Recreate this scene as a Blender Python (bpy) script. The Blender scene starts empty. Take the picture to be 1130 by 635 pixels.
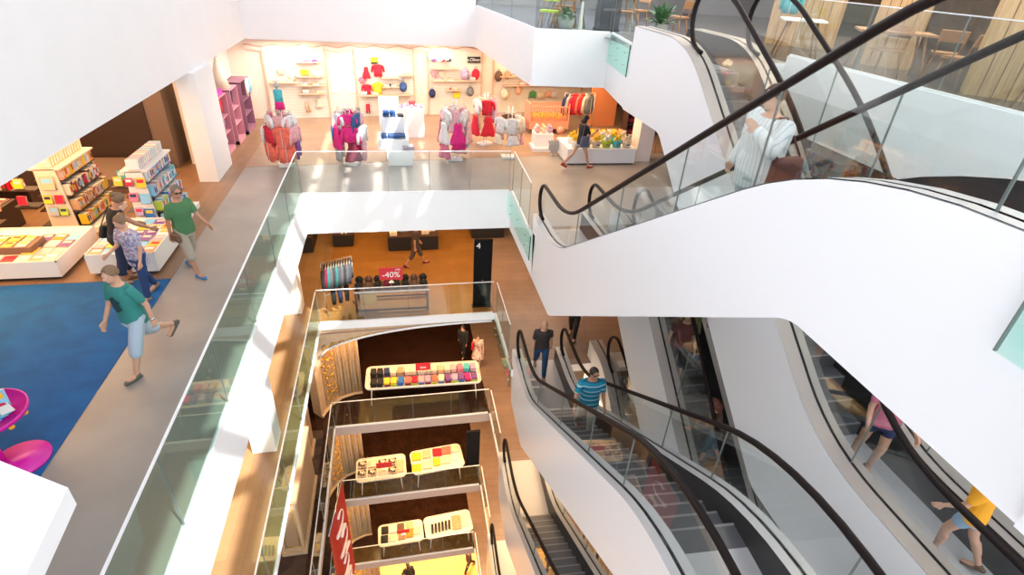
import bpy, bmesh, math, random
from mathutils import Vector, Matrix, Euler
random.seed(7)
PI = math.pi
scene = bpy.context.scene
col = scene.collection

# ------------------------------------------------------------------ camera
IW, IH, FPX = 1130, 635, 601.9
EYE = Vector((0.0, 0.0, 5.4))
pit, rol, yaw = math.radians(30.86), math.radians(3.798), math.radians(13.006)
_f = Vector((math.sin(yaw)*math.cos(pit), math.cos(yaw)*math.cos(pit), -math.sin(pit)))
_r = Vector((math.cos(yaw), -math.sin(yaw), 0))
_u = _r.cross(_f)
RT = _r*math.cos(rol) + _u*math.sin(rol)
UP = -_r*math.sin(rol) + _u*math.cos(rol)
cam_d = bpy.data.cameras.new('camera')
cam_d.sensor_width = 36.0
cam_d.lens = FPX/IW*36.0
cam_d.clip_end = 200
cam = bpy.data.objects.new('camera', cam_d)
col.objects.link(cam)
M3 = Matrix((RT, UP, -_f)).transposed()
cam.matrix_world = Matrix.Translation(EYE) @ M3.to_4x4()
scene.camera = cam

def at(x, y, **k):
    """point of the place seen at photo pixel x, y on the plane X=, Y= or Z= given"""
    a, v = list(k.items())[0]
    i = 'XYZ'.index(a)
    d = _f + RT*((x-565)/FPX) - UP*((y-317.5)/FPX)
    return EYE + d*((v-EYE[i])/d[i])

# ------------------------------------------------------------------ light
scene.view_settings.view_transform = 'Standard'
scene.view_settings.look = 'None'
scene.view_settings.gamma = 1
scene.view_settings.use_curve_mapping = False
scene.view_settings.exposure = 0.75
w = bpy.data.worlds.new('sky'); scene.world = w; w.use_nodes = True
bg = w.node_tree.nodes['Background']
bg.inputs[0].default_value = (0.93, 0.96, 1.0, 1)
bg.inputs[1].default_value = 1.9
sun_d = bpy.data.lights.new('sun', 'SUN'); sun_d.energy = 7.0; sun_d.angle = 0.009
sun_d.color = (1.0, 0.95, 0.86)
sun = bpy.data.objects.new('sun', sun_d); col.objects.link(sun)
sun.rotation_euler = Vector((-0.45, 0.55, -1.0)).to_track_quat('-Z', 'Y').to_euler()
def area(x, y, z, sx, sy, p, c=(1, 0.72, 0.42), name='ceiling_or_fill_light'):
    d = bpy.data.lights.new(name, 'AREA'); d.shape = 'RECTANGLE'; d.size = sx; d.size_y = sy
    d.energy = p; d.color = c
    o = bpy.data.objects.new(name, d); col.objects.link(o); o.location = (x, y, z)
    return o
# shop ceilings, level by level, and one fill light
WARM = (1, 0.74, 0.46)
area(-1.0, 19.2, 2.6, 7.5, 3.0, 190, (1, 0.84, 0.70))
area(5.6, 18.2, 2.6, 4.6, 4.5, 190, (1, 0.66, 0.36))
area(-8.2, 12.0, 2.6, 5.0, 9.0, 430, (1, 0.58, 0.25))
area(-7.5, 18.0, 2.6, 3.0, 3.0, 90, (1, 0.62, 0.3))
area(0.0, 17.2, -1.3, 6.5, 5.0, 180, (1, 0.58, 0.22))
area(4.5, 15.5, -1.3, 2.5, 5.0, 60, (1, 0.72, 0.5))
area(-4.6, 9.0, -1.3, 3.0, 9.0, 120, (1, 0.66, 0.34))
area(0.4, 15.6, -4.6, 5.0, 3.0, 150, (1, 0.6, 0.28))
area(-2.0, 14.2, -4.3, 0.9, 0.5, 30, (1, 0.62, 0.3))  # fill light added inside the arch to brighten the gilded pilaster
area(4.2, 11.8, -4.4, 2.5, 5.0, 190, (1, 0.62, 0.32))
area(-4.2, 11.0, -5.1, 2.2, 6.0, 60, (1, 0.6, 0.3))
area(-0.2, 15.2, -8.3, 5.0, 2.4, 190, (1, 0.6, 0.25))
area(3.8, 12.6, -8.3, 2.0, 4.0, 170, (1, 0.62, 0.32))
area(-0.2, 15.2, -12.2, 5.0, 2.4, 210, (1, 0.58, 0.22))
area(3.4, 13.6, -12.2, 1.6, 3.0, 140, (1, 0.6, 0.3))
area(0.5, 16.5, -16.9, 6.0, 4.0, 650, (1, 0.66, 0.25))
area(11.0, 11.0, 7.4, 6.0, 14.0, 760, (1, 0.87, 0.68))
area(6.5, 17.5, 7.4, 4.0, 6.0, 260, (0.9, 0.95, 1.0))

# ------------------------------------------------------------------ materials
_M = {}
def mat(name, c, rough=0.6, metal=0.0, spec=0.5, var=0.0, scale=8.0, bump=0.0, emit=None, es=1.0, c2=None, stretch=None, trans=0.0, coat=0.0):
    if name in _M: return _M[name]
    m = bpy.data.materials.new(name); m.use_nodes = True; _M[name] = m
    nt = m.node_tree; b = nt.nodes['Principled BSDF']
    b.inputs['Base Color'].default_value = (*c, 1)
    b.inputs['Roughness'].default_value = rough
    b.inputs['Metallic'].default_value = metal
    b.inputs['Specular IOR Level'].default_value = spec
    if coat: b.inputs['Coat Weight'].default_value = coat
    if emit:
        b.inputs['Emission Color'].default_value = (*emit, 1); b.inputs['Emission Strength'].default_value = es
    if var or c2 or bump:
        tc = nt.nodes.new('ShaderNodeTexCoord'); mp = nt.nodes.new('ShaderNodeMapping')
        nt.links.new(tc.outputs['Object'], mp.inputs[0])
        if stretch: mp.inputs['Scale'].default_value = stretch
        n = nt.nodes.new('ShaderNodeTexNoise'); n.inputs['Scale'].default_value = scale; n.inputs['Detail'].default_value = 4
        nt.links.new(mp.outputs[0], n.inputs['Vector'])
        r = nt.nodes.new('ShaderNodeValToRGB')
        cc = c2 if c2 else tuple(max(0, v*(1-var)) for v in c)
        r.color_ramp.elements[0].position = 0.35; r.color_ramp.elements[1].position = 0.65
        r.color_ramp.elements[0].color = (*cc, 1); r.color_ramp.elements[1].color = (*c, 1)
        nt.links.new(n.outputs[0], r.inputs[0]); nt.links.new(r.outputs[0], b.inputs['Base Color'])
        if bump:
            bp_ = nt.nodes.new('ShaderNodeBump'); bp_.inputs['Strength'].default_value = bump
            nt.links.new(n.outputs[0], bp_.inputs['Height']); nt.links.new(bp_.outputs[0], b.inputs['Normal'])
    return m
def planks(name, c1, c2, cm, rough, L=1.6, W=0.16, rot=0.0, msize=0.004):
    m = bpy.data.materials.new(name); m.use_nodes = True; _M[name] = m
    nt = m.node_tree; b = nt.nodes['Principled BSDF']; b.inputs['Roughness'].default_value = rough
    tc = nt.nodes.new('ShaderNodeTexCoord'); mp = nt.nodes.new('ShaderNodeMapping'); mp.inputs['Rotation'].default_value = (0, 0, rot)
    nt.links.new(tc.outputs['Object'], mp.inputs[0])
    br = nt.nodes.new('ShaderNodeTexBrick'); br.inputs['Scale'].default_value = 1.0
    br.inputs['Brick Width'].default_value = L; br.inputs['Row Height'].default_value = W
    br.inputs['Mortar Size'].default_value = msize; br.inputs['Mortar'].default_value = (*cm, 1)
    br.inputs['Color1'].default_value = (*c1, 1); br.inputs['Color2'].default_value = (*c2, 1)
    nt.links.new(mp.outputs[0], br.inputs['Vector'])
    n = nt.nodes.new('ShaderNodeTexNoise'); n.inputs['Scale'].default_value = 2.2; n.inputs['Detail'].default_value = 5
    nt.links.new(mp.outputs[0], n.inputs['Vector'])
    mx = nt.nodes.new('ShaderNodeMix'); mx.data_type = 'RGBA'; mx.blend_type = 'MULTIPLY'; mx.inputs[0].default_value = 0.35
    nt.links.new(br.outputs[0], mx.inputs[6]); nt.links.new(n.outputs[0], mx.inputs[7])
    nt.links.new(mx.outputs[2], b.inputs['Base Color'])
    return m
def glassmat(name, tint, refl=0.12, rough=0.02, rc=(1,1,1)):
    m = bpy.data.materials.new(name); m.use_nodes = True; _M[name] = m
    nt = m.node_tree; nt.nodes.clear()
    out = nt.nodes.new('ShaderNodeOutputMaterial'); mx = nt.nodes.new('ShaderNodeMixShader')
    t = nt.nodes.new('ShaderNodeBsdfTransparent'); t.inputs[0].default_value = (*tint, 1)
    g = nt.nodes.new('ShaderNodeBsdfGlossy'); g.inputs['Roughness'].default_value = rough; g.inputs[0].default_value = (*rc, 1)
    lw = nt.nodes.new('ShaderNodeLayerWeight'); lw.inputs[0].default_value = 0.28
    ma = nt.nodes.new('ShaderNodeMath'); ma.operation = 'MULTIPLY_ADD'; ma.inputs[1].default_value = 0.16; ma.inputs[2].default_value = refl*0.15
    nt.links.new(lw.outputs['Fresnel'], ma.inputs[0]); nt.links.new(ma.outputs[0], mx.inputs[0])
    nt.links.new(t.outputs[0], mx.inputs[1]); nt.links.new(g.outputs[0], mx.inputs[2]); nt.links.new(mx.outputs[0], out.inputs[0])
    return m
WHITE = mat('white_plaster', (0.86, 0.87, 0.89), 0.55, var=0.02, scale=1.5)
WHITEM = mat('white_metal', (0.82, 0.83, 0.86), 0.35)
GREYM = mat('satin_steel', (0.58, 0.58, 0.60), 0.38, 0.15)
BROWNM = mat('bronze_steel', (0.42, 0.375, 0.35), 0.38, 0.15)
STEEL = mat('bright_steel', (0.62, 0.62, 0.62), 0.22, 0.9)
BLACKR = mat('black_rubber', (0.010, 0.005, 0.005), 0.5, spec=0.2)
BLACK = mat('black', (0.012, 0.011, 0.012), 0.5)
DARK = mat('dark_skirt', (0.03, 0.028, 0.03), 0.4)
SCREED = mat('grey_screed', (0.34, 0.305, 0.285), 0.38, c2=(0.28, 0.25, 0.235), scale=0.9)
WOODF = planks('shop_wood_floor', (0.40, 0.25, 0.165), (0.34, 0.21, 0.135), (0.2, 0.12, 0.07), 0.36, 2.4, 0.2, 0.0)
WOODB = planks('bookshop_wood_floor', (0.34, 0.19, 0.11), (0.29, 0.16, 0.09), (0.2, 0.11, 0.06), 0.4, 2.4, 0.2, PI/2)
AMBER = planks('amber_stone_floor', (0.35, 0.165, 0.045), (0.30, 0.135, 0.036), (0.25, 0.11, 0.03), 0.18, 1.2, 0.6, 0.0)
TAN = planks('tan_wood_floor', (0.34, 0.225, 0.17), (0.30, 0.195, 0.145), (0.18, 0.1, 0.07), 0.28, 2.6, 0.3, 0.1)
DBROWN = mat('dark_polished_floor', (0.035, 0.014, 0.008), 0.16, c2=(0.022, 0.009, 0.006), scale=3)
YELLOWF = mat('bright_ground_floor', (0.62, 0.34, 0.08), 0.2, c2=(0.5, 0.25, 0.05), scale=1.2)
BLUE = mat('blue_carpet', (0.002, 0.105, 0.34), 0.9, var=0.25, scale=3.0, bump=0.05)
CREAM_DIM = mat('lower_cream_dimmed', (0.50, 0.385, 0.32), 0.5)  # fascia colour darkened to stand in for dim warm light deep down
GOLDF = planks('honey_wood_floor', (0.34, 0.20, 0.10), (0.30, 0.17, 0.085), (0.22, 0.13, 0.07), 0.22, 2.6, 0.3, PI/2)
PEACH = mat('peach_paint', (0.80, 0.66, 0.56), 0.6)
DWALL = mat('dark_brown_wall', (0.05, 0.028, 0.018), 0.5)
GLASS = glassmat('pale_green_glass', (0.94, 0.975, 0.965), 0.08)
GLASSD = glassmat('escalator_glass', (0.93, 0.955, 0.95), 0.10)
GREENG = glassmat('green_glass', (0.74, 0.85, 0.81), 0.16)
GEDGE = mat('glass_edge', (0.02, 0.10, 0.085), 0.15)
MINT = glassmat('frosted_mint_glass', (0.86, 0.985, 0.95), 0.10)
JOINT = mat('glass_joint', (0.16, 0.19, 0.18), 0.3)

# ------------------------------------------------------------------ mesh helpers
class MB:
    def __init__(s): s.v = []; s.f = []; s.m = []; s.mats = []; s.smooth = []
    def mi(s, m):
        if m not in s.mats: s.mats.append(m)
        return s.mats.index(m)
    def add(s, vs, fs, m, sm=False):
        o = len(s.v); s.v += [tuple(v) for v in vs]; k = s.mi(m)
        for f in fs: s.f.append([i+o for i in f]); s.m.append(k); s.smooth.append(sm)
        return s
    def box(s, c, d, m, rz=0.0, rot=None, taper=1.0):
        R = rot if rot is not None else Matrix.Rotation(rz, 3, 'Z')
        c = Vector(c); vs = []
        for z in (-.5, .5):
            k = taper if z > 0 else 1
            for x, y in ((-.5, -.5), (.5, -.5), (.5, .5), (-.5, .5)):
                vs.append(c + R @ Vector((x*d[0]*k, y*d[1]*k, z*d[2])))
        return s.add(vs, [(3, 2, 1, 0), (4, 5, 6, 7), (0, 1, 5, 4), (1, 2, 6, 5), (2, 3, 7, 6), (3, 0, 4, 7)], m)
    def bb(s, x0, x1, y0, y1, z0, z1, m): return s.box(((x0+x1)/2, (y0+y1)/2, (z0+z1)/2), (x1-x0, y1-y0, z1-z0), m)
    def prism(s, poly, ax, a, b, m, mtop=None, mbot=None):
        """poly 2-D points; extruded along axis ax from a to b"""
        n = len(poly)
        def P(p, t):
            if ax == 'Z': return (p[0], p[1], t)
            if ax == 'X': return (t, p[0], p[1])
            return (p[0], t, p[1])
        vs = [P(p, a) for p in poly] + [P(p, b) for p in poly]
        s.add(vs, [(i, (i+1) % n, n+(i+1) % n, n+i) for i in range(n)], m)
        s.add(vs, [tuple(range(n-1, -1, -1))], mbot or m); s.add(vs, [tuple(range(n, 2*n))], mtop or m)
        return s
    def tube(s, pts, r, m, n=8, closed=False, sx=1.0):
        pts = [Vector(p) for p in pts]; N = len(pts); vs = []
        rr = r if isinstance(r, (list, tuple)) else [r]*N
        prev = None
        for i, p in enumerate(pts):
            if closed: t = pts[(i+1) % N]-pts[i-1]
            else: t = pts[min(i+1, N-1)]-pts[max(i-1, 0)]
            if t.length < 1e-9: t = Vector((0, 0, 1))
            t.normalize()
            if prev is None:
                a = Vector((1, 0, 0)) if abs(t.x) < 0.9 else Vector((0, 1, 0))
                u = (a - t*a.dot(t)).normalized()
            else: u = (prev - t*prev.dot(t)).normalized()
            prev = u; q = t.cross(u)
            for k in range(n):
                a = 2*PI*k/n; vs.append(p + u*math.cos(a)*rr[i]*sx + q*math.sin(a)*rr[i])
        fs = []
        for i in range(N if closed else N-1):
            for k in range(n):
                j = (i+1) % N
                fs.append((i*n+k, i*n+(k+1) % n, j*n+(k+1) % n, j*n+k))
        if not closed: fs += [tuple(range(n-1, -1, -1)), tuple(range((N-1)*n, N*n))]
        return s.add(vs, fs, m, True)
    def lathe(s, c, prof, m, n=16, sx=1, sy=1, rz=0):
        c = Vector(c); vs = []; R = Matrix.Rotation(rz, 3, 'Z')
        for r, z in prof:
            for k in range(n):
                a = 2*PI*k/n; vs.append(c + R @ Vector((r*sx*math.cos(a), r*sy*math.sin(a), z)))
        fs = [(i*n+k, i*n+(k+1) % n, (i+1)*n+(k+1) % n, (i+1)*n+k) for i in range(len(prof)-1) for k in range(n)]
        fs += [tuple(range(n-1, -1, -1)), tuple(range((len(prof)-1)*n, len(prof)*n))]
        return s.add(vs, fs, m, True)
    def ball(s, c, r, m, n=12, R=None):
        c = Vector(c); r = Vector(r) if not isinstance(r, (int, float)) else Vector((r, r, r))
        R = R or Matrix.Identity(3)
        vs = [c + R @ Vector((0, 0, -r.z))]; h = max(4, n//2)
        for i in range(1, h):
            t = PI*i/h
            for k in range(n):
                a = 2*PI*k/n; vs.append(c + R @ Vector((r.x*math.sin(t)*math.cos(a), r.y*math.sin(t)*math.sin(a), -r.z*math.cos(t))))
        vs.append(c + R @ Vector((0, 0, r.z)))
        fs = [(0, 1+(k+1) % n, 1+k) for k in range(n)]
        for i in range(h-2):
            for k in range(n): fs.append((1+i*n+k, 1+i*n+(k+1) % n, 1+(i+1)*n+(k+1) % n, 1+(i+1)*n+k))
        L = len(vs)-1; b = 1+(h-2)*n
        fs += [(b+k, b+(k+1) % n, L) for k in range(n)]
        return s.add(vs, fs, m, True)
    def build(s, name, parent=None, loc=None, rz=0.0):
        me = bpy.data.meshes.new(name); me.from_pydata(s.v, [], s.f)
        for m in s.mats: me.materials.append(m)
        me.polygons.foreach_set('material_index', s.m); me.polygons.foreach_set('use_smooth', s.smooth)
        me.update()
        o = bpy.data.objects.new(name, me); col.objects.link(o)
        if parent is not None: o.parent = parent
        if loc is not None: o.location = loc
        if rz: o.rotation_euler = (0, 0, rz)
        return o
def tag(o, label=None, cat=None, group=None, kind=None):
    if label: o['label'] = label
    if cat: o['category'] = cat
    if group: o['group'] = group
    if kind: o['kind'] = kind
    return o
def thing(name, label, cat, loc=(0, 0, 0), rz=0.0, group=None):
    o = bpy.data.objects.new(name, None); col.objects.link(o); o.location = loc; o.rotation_euler = (0, 0, rz)
    o.empty_display_size = 0.1
    return tag(o, label, cat, group)
def copy_tree(o, parent=None):
    c = o.copy(); col.objects.link(c); c.parent = parent
    for ch in list(o.children): copy_tree(ch, c)
    return c
def struct(o, label=None):
    o['kind'] = 'structure'
    if label: o['label'] = label
    return o
ORD = ['first', 'second', 'third', 'fourth', 'fifth', 'sixth', 'seventh', 'eighth', 'ninth', 'tenth', 'eleventh', 'twelfth', 'thirteenth', 'fourteenth', 'fifteenth', 'sixteenth', 'seventeenth', 'eighteenth', 'nineteenth', 'twentieth', 'twenty-first', 'twenty-second', 'twenty-third', 'twenty-fourth', 'twenty-fifth']
# ------------------------------------------------------------------ floors and walls
def slab(boxes, z0, z1, top, side, name='floor', label=None):
    b = MB()
    for x0, x1, y0, y1 in boxes:
        b.prism([(x0, y0), (x1, y0), (x1, y1), (x0, y1)], 'Z', z0, z1, side, top, side)
    return struct(b.build(name), label)
VX0, VX1, VY = -2.45, 3.0, 13.85
slab([(-13, VX0, -4, 24), (VX0, VX1, VY, 24), (VX1, 6.45, 11.0, 24), (6.45, 20, -4, 24), (2.9, 6.45, -4, 2.1)],
     -1.1, 0.0, SCREED, WHITE, 'floor', 'grey screed walkway floor with white fascia')
# timber floor of the shops, let into the screed
struct(MB().bb(-13, -4.22, 9.75, 24, 0.0, 0.006, WOODB).build('floor'))
b = MB(); b.prism([(-4.22, 16.0), (7.2, 17.2), (12, 17.2), (12, 24), (-4.22, 24)], 'Z', 0.0, 0.006, WOODF); struct(b.build('floor'))
tag(MB().bb(-13, -4.22, -3.5, 9.72, 0.0, 0.012, BLUE).build('carpet'), 'large plain blue carpet beside the grey walkway', 'carpet')
# upper level
b = MB()
b.prism([(-13, 24), (-13, -4), (-4.75, -4), (-4.75, 20.98), (2.9, 20.98), (3.42, 14.2), (5.36, 14.12), (5.0, 11.62), (6.42, 11.62), (6.42, 10.8), (8, 10.8), (8, -4), (20, -4), (20, 24)], 'Z', 2.7, 3.9, WHITE, SCREED, WHITE)
struct(b.build('floor'), 'upper floor slab with white fascia')
b = MB()
b.prism([(-4.75, -4), (-13, -4), (-13, -3.9), (-4.9, -3.9), (-4.9, 21.15), (2.9, 21.15), (2.9, 20.98), (-4.75, 20.98)][::-1], 'Z', 3.9, 6.6, WHITE)
struct(b.build('wall_left'), 'tall white parapet of the upper floor')
b = MB(); b.prism([(2.9, 20.98), (3.42, 14.2), (5.36, 14.12), (5.36, 14.4), (3.6, 14.4), (3.1, 20.98)][::-1], 'Z', 3.9, 4.0, WHITE); struct(b.build('trim_1'))
struct(MB().bb(8, 8.12, -4, 10.8, 3.9, 4.05, WHITE).build('trim_2'))
# slab under and beside the viewer
b = MB(); b.prism([(-1.07, 1.38), (-4.75, 3.45), (-4.75, -4), (-0.9, -4), (-1.04, 1.05), (-0.98, 0.35)], 'Z', 3.82, 3.9, WHITE)
b.prism([(-0.98, 0.35), (-0.9, -4), (4.85, -4), (4.85, 1.2), (2.95, 1.2), (2.95, 0.35)], 'Z', 3.1, 3.9, WHITE)
struct(b.build('floor'), 'white corner of the upper landing')
# lower levels
def level(z, x0, x1, y, right_y, tops, name, boxes=None, th=0.9):
    far, left, right = tops
    b = MB()
    def q(a0, a1, b0, b1, top): b.prism([(a0, b0), (a1, b0), (a1, b1), (a0, b1)], 'Z', z-th, z, WHITE if z > -5 else CREAM_DIM, top, DWALL)
    q(-13, x0, -4, 24, left); q(x0, x1, y, 24, far); q(x1, x1+2.9, right_y, 24, right); q(x1+2.9, 12, -4, 24, right)
    if z > -12: q(x1-0.1, x1+2.9, -4, 2.1, right)
    return struct(b.build('floor'), name)
level(-3.9, -2.46, 2.68, 13.72, 11.0, (AMBER, GOLDF, TAN), 'amber polished floor one level down', th=0.24)
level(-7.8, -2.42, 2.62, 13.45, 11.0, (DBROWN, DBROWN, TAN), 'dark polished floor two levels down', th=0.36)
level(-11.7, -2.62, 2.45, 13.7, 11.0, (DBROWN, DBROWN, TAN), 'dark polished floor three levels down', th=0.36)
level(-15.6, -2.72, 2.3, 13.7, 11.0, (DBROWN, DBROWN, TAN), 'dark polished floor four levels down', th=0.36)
struct(MB().bb(-13, 12, -4, 24, -20, -19.5, YELLOWF).build('floor'), 'bright amber ground floor far below')
# walls
b = MB(); b.prism([(-5.5, 21.25), (-5.5, 21.6), (8.5, 23.8), (8.5, 23.35), (3.6, 22.6)][::-1], 'Z', 0, 2.7, PEACH)
struct(b.build('wall_back'), 'peach painted back wall of the children shop')
struct(MB().bb(-5.65, -5.45, 16.3, 21.3, 0, 2.7, mat('pale_wall', (0.74, 0.68, 0.66), 0.6)).build('wall_shop'), 'pale side wall behind the pink cabinet')
struct(MB().bb(-13.2, -13, -4, 24, -20, 6.6, DWALL).build('wall_left'))
struct(MB().bb(-13, 20, 24, 24.2, -20, 3.9, DWALL).build('wall_back'))
struct(MB().bb(12, 12.2, -4, 24, -20, 0, DWALL).build('wall_right'))
struct(MB().bb(20, 20.2, -4, 24, 0, 9, mat('oak_wall', (0.30, 0.19, 0.11), 0.5, var=0.3, scale=3)).build('wall_right'))
struct(MB().bb(2.9, 20, 24, 24.2, 3.9, 7.5, mat('grey_wall', (0.28, 0.28, 0.30), 0.5)).build('wall_back'))
struct(MB().bb(5.2, 20, 11.4, 24.2, 7.5, 7.7, WHITE).build('ceiling'))
struct(MB().bb(8.2, 20, -4, 11.4, 7.5, 7.7, WHITE).build('ceiling'))
# columns
struct(MB().bb(-5.08, -4.62, 14.85, 16.3, 0, 2.7, WHITE).build('column'), 'square white column at the shop front')
struct(MB().bb(7.62, 8.12, 16.3, 16.9, 0, 2.7, mat('pink_white', (0.85, 0.74, 0.70), 0.6)).build('column'), 'square white column beside the bedding counter')
struct(MB().bb(-3.34, -2.86, 8.95, 9.5, -3.9, -1.1, WHITE).build('column'), 'white column one level down behind the walkway')
struct(MB().bb(-3.5, -3.0, 14.3, 14.8, -3.9, -1.1, WHITE).build('column'), 'white column beside the clothes rail one level down')
# unseen skylight roof, mostly closed; slits shaped to throw the sun streaks
b = MB()
zr = 12.5
b.bb(-14, 3.0, -10, 26, zr, zr+0.3, WHITE); b.bb(6.6, 22, -10, 26, zr, zr+0.3, WHITE); b.bb(3.0, 6.6, 12.8, 26, zr, zr+0.3, WHITE)
b.bb(3.0, 3.3, 7.0, 12.8, zr, zr+0.3, WHITE)
for x0, x1 in ((3.62, 4.15), (4.40, 4.95), (5.3, 5.75), (5.95, 6.35)): b.bb(x0, x1, 6.5, 12.8, zr, zr+0.3, WHITEM)
for i in range(9): b.box((4.8, -7.5+i*2.3, zr+0.15), (4.6, 0.26, 0.25), WHITEM, 0.5)
for x in (4.3, 5.6): b.bb(x, x+.22, -10, 6.5, zr, zr+0.3, WHITEM)
b.bb(5.8, 6.6, -10, 6.5, zr, zr+0.3, WHITEM)
struct(b.build('ceiling'), 'unseen white skylight roof with slits shaped for sun streaks')

# ------------------------------------------------------------------ glass balustrades
def glass_run(p0, p1, z0, z1, n, label, mt, name='glass_balustrade', cap=None, t=0.02, rail=None):
    p0 = Vector((p0[0], p0[1], 0)); p1 = Vector((p1[0], p1[1], 0)); d = p1-p0; L = d.length; a = math.atan2(d.y, d.x)
    root = thing(name, label, 'balustrade', (p0.x, p0.y, z0), a)
    for i in range(n):
        x0 = L*i/n+0.008; x1 = L*(i+1)/n-0.008
        b = MB(); b.box(((x0+x1)/2, 0, (z1-z0)/2), (x1-x0, t*0.5, z1-z0), mt)
        for xx in (x0, x1): b.box((xx, 0, (z1-z0)/2), (0.006, t*0.55, z1-z0), JOINT)
        b.build('glass_panel', root)
    MB().box((L/2, 0, z1-z0+0.008), (L, t*1.3, 0.016), cap or WHITEM).build('top_edge', root)
    MB().box((L/2, 0, 0.01), (L, t*2.4, 0.05), WHITEM).build('base_channel', root)
    return root
glass_run((-2.43, -1.5), (-2.43, 13.80), 0.0, 1.1, 8, 'long green glass balustrade along the grey walkway', GREENG)
glass_run((-2.43, 13.87), (2.94, 13.87), 0.0, 1.1, 5, 'glass balustrade across the bridge in front of the garment stands', GLASS)
glass_run((3.02, 13.82), (2.95, 11.5), 0.0, 1.1, 2, 'short glass balustrade ending beside the foot of the upper escalator', GLASS)
glass_run((-2.44, 2.0), (-2.44, 13.66), -3.9, -2.8, 6, 'glass balustrade along the sunlit side gallery one level down', GREENG)
glass_run((-2.44, 13.74), (2.62, 13.74), -3.9, -2.8, 4, 'glass balustrade in front of the sale table one level down', GLASS)
glass_run((2.7, 13.68), (2.68, 11.5), -3.9, -2.8, 2, 'glass balustrade beside the foot of the middle escalator', GLASS)
for z, x0, x1, y, nm in ((-7.8, -2.42, 2.62, 13.47, 'two'), (-11.7, -2.62, 2.45, 13.72, 'three'), (-15.6, -2.72, 2.3, 13.72, 'four')):
    glass_run((x0, y), (x1-0.06, y), z, z+1.05, 4, 'glass balustrade in front of the display tables %s levels down' % nm, GLASS)
    glass_run((x0, 6.5), (x0, y-0.08), z, z+1.05, 4, 'side glass balustrade of the void %s levels down' % nm, GLASS)
    glass_run((x1, y-0.06), (x1-0.02, 11.5), z, z+1.05, 2, 'glass balustrade beside the escalator foot %s levels down' % nm, GLASS)
# cafe balustrades
glass_run((2.95, 21.0), (3.44, 14.25), 4.0, 5.1, 3, 'upper glass balustrade on the slanting white edge', GLASS)
glass_run((3.50, 14.24), (5.34, 14.17), 4.0, 5.1, 1, 'upper glass balustrade in front of the green chair', GLASS)
glass_run((8.06, 10.8), (8.06, 0.0), 4.05, 5.1, 6, 'upper glass balustrade in front of the oak pillars', GLASSD)
# frosted end panels bolted to the fascia
def bolted(loc, L, z0, z1, label, n=(3, 2), rz=-PI/2):
    root = thing('glass_end_panel', label, 'glass panel', loc, rz)
    sheet = MB().box((L/2, 0, (z0+z1)/2), (L, 0.02, z1-z0), MINT).build('glass_sheet', root)
    MB().box((L, 0, (z0+z1)/2), (0.012, 0.024, z1-z0), GEDGE).build('dark_edge', root)
    for i in range(n[0]):
        for j in range(n[1]):
            MB().lathe((L*(i+.5)/n[0], -0.02, z0+(z1-z0)*(0.3+0.4*j)), [(0.018, -0.008), (0.018, 0.008)], STEEL, 10).build('bolt', sheet)
    return root
bolted((2.90, 13.75, 0), 2.75, -0.62, 0.0, 'pale mint glass panel bolted to the bridge end beside the white escalator')
bolted((2.64, 13.6, -3.9), 2.6, -0.6, 0.0, 'pale mint glass panel bolted beside the middle escalator foot')
bolted((5.31, 14.05, 3.9), 2.1, -0.55, 0.1, 'pale mint glass panel bolted beside the upper white escalator side', rz=-PI/2-.14)
glass_run((5.38, 14.1), (5.07, 12.0), 4.0, 5.1, 1, 'upper glass sheet ending beside the far escalator head', GLASS)
# ------------------------------------------------------------------ escalators
def smooth_path(pts, rad, seg=7):
    """2-D polyline with its inner corners rounded"""
    out = [Vector(pts[0])]
    for i in range(1, len(pts)-1):
        p = Vector(pts[i]); a = Vector(pts[i-1])-p; c = Vector(pts[i+1])-p
        r = min(rad[i-1] if isinstance(rad, (list, tuple)) else rad, a.length*0.48, c.length*0.48)
        A = p+a.normalized()*r; C = p+c.normalized()*r
        for k in range(seg+1):
            t = k/seg; out.append(A*(1-t)**2 + p*2*t*(1-t) + C*t*t)
    out.append(Vector(pts[-1])); return out
def interp(path, y):
    p = sorted(path, key=lambda q: q[0])
    if y <= p[0][0]: return p[0][1]
    for a, b in zip(p, p[1:]):
        if y <= b[0]: return a[1]+(b[1]-a[1])*(y-a[0])/max(1e-6, b[0]-a[0])
    return p[-1][1]
STEPM = mat('step_grey', (0.16, 0.165, 0.18), 0.45, 0.3, var=0.15, scale=30, stretch=(40, 1, 1))
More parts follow.
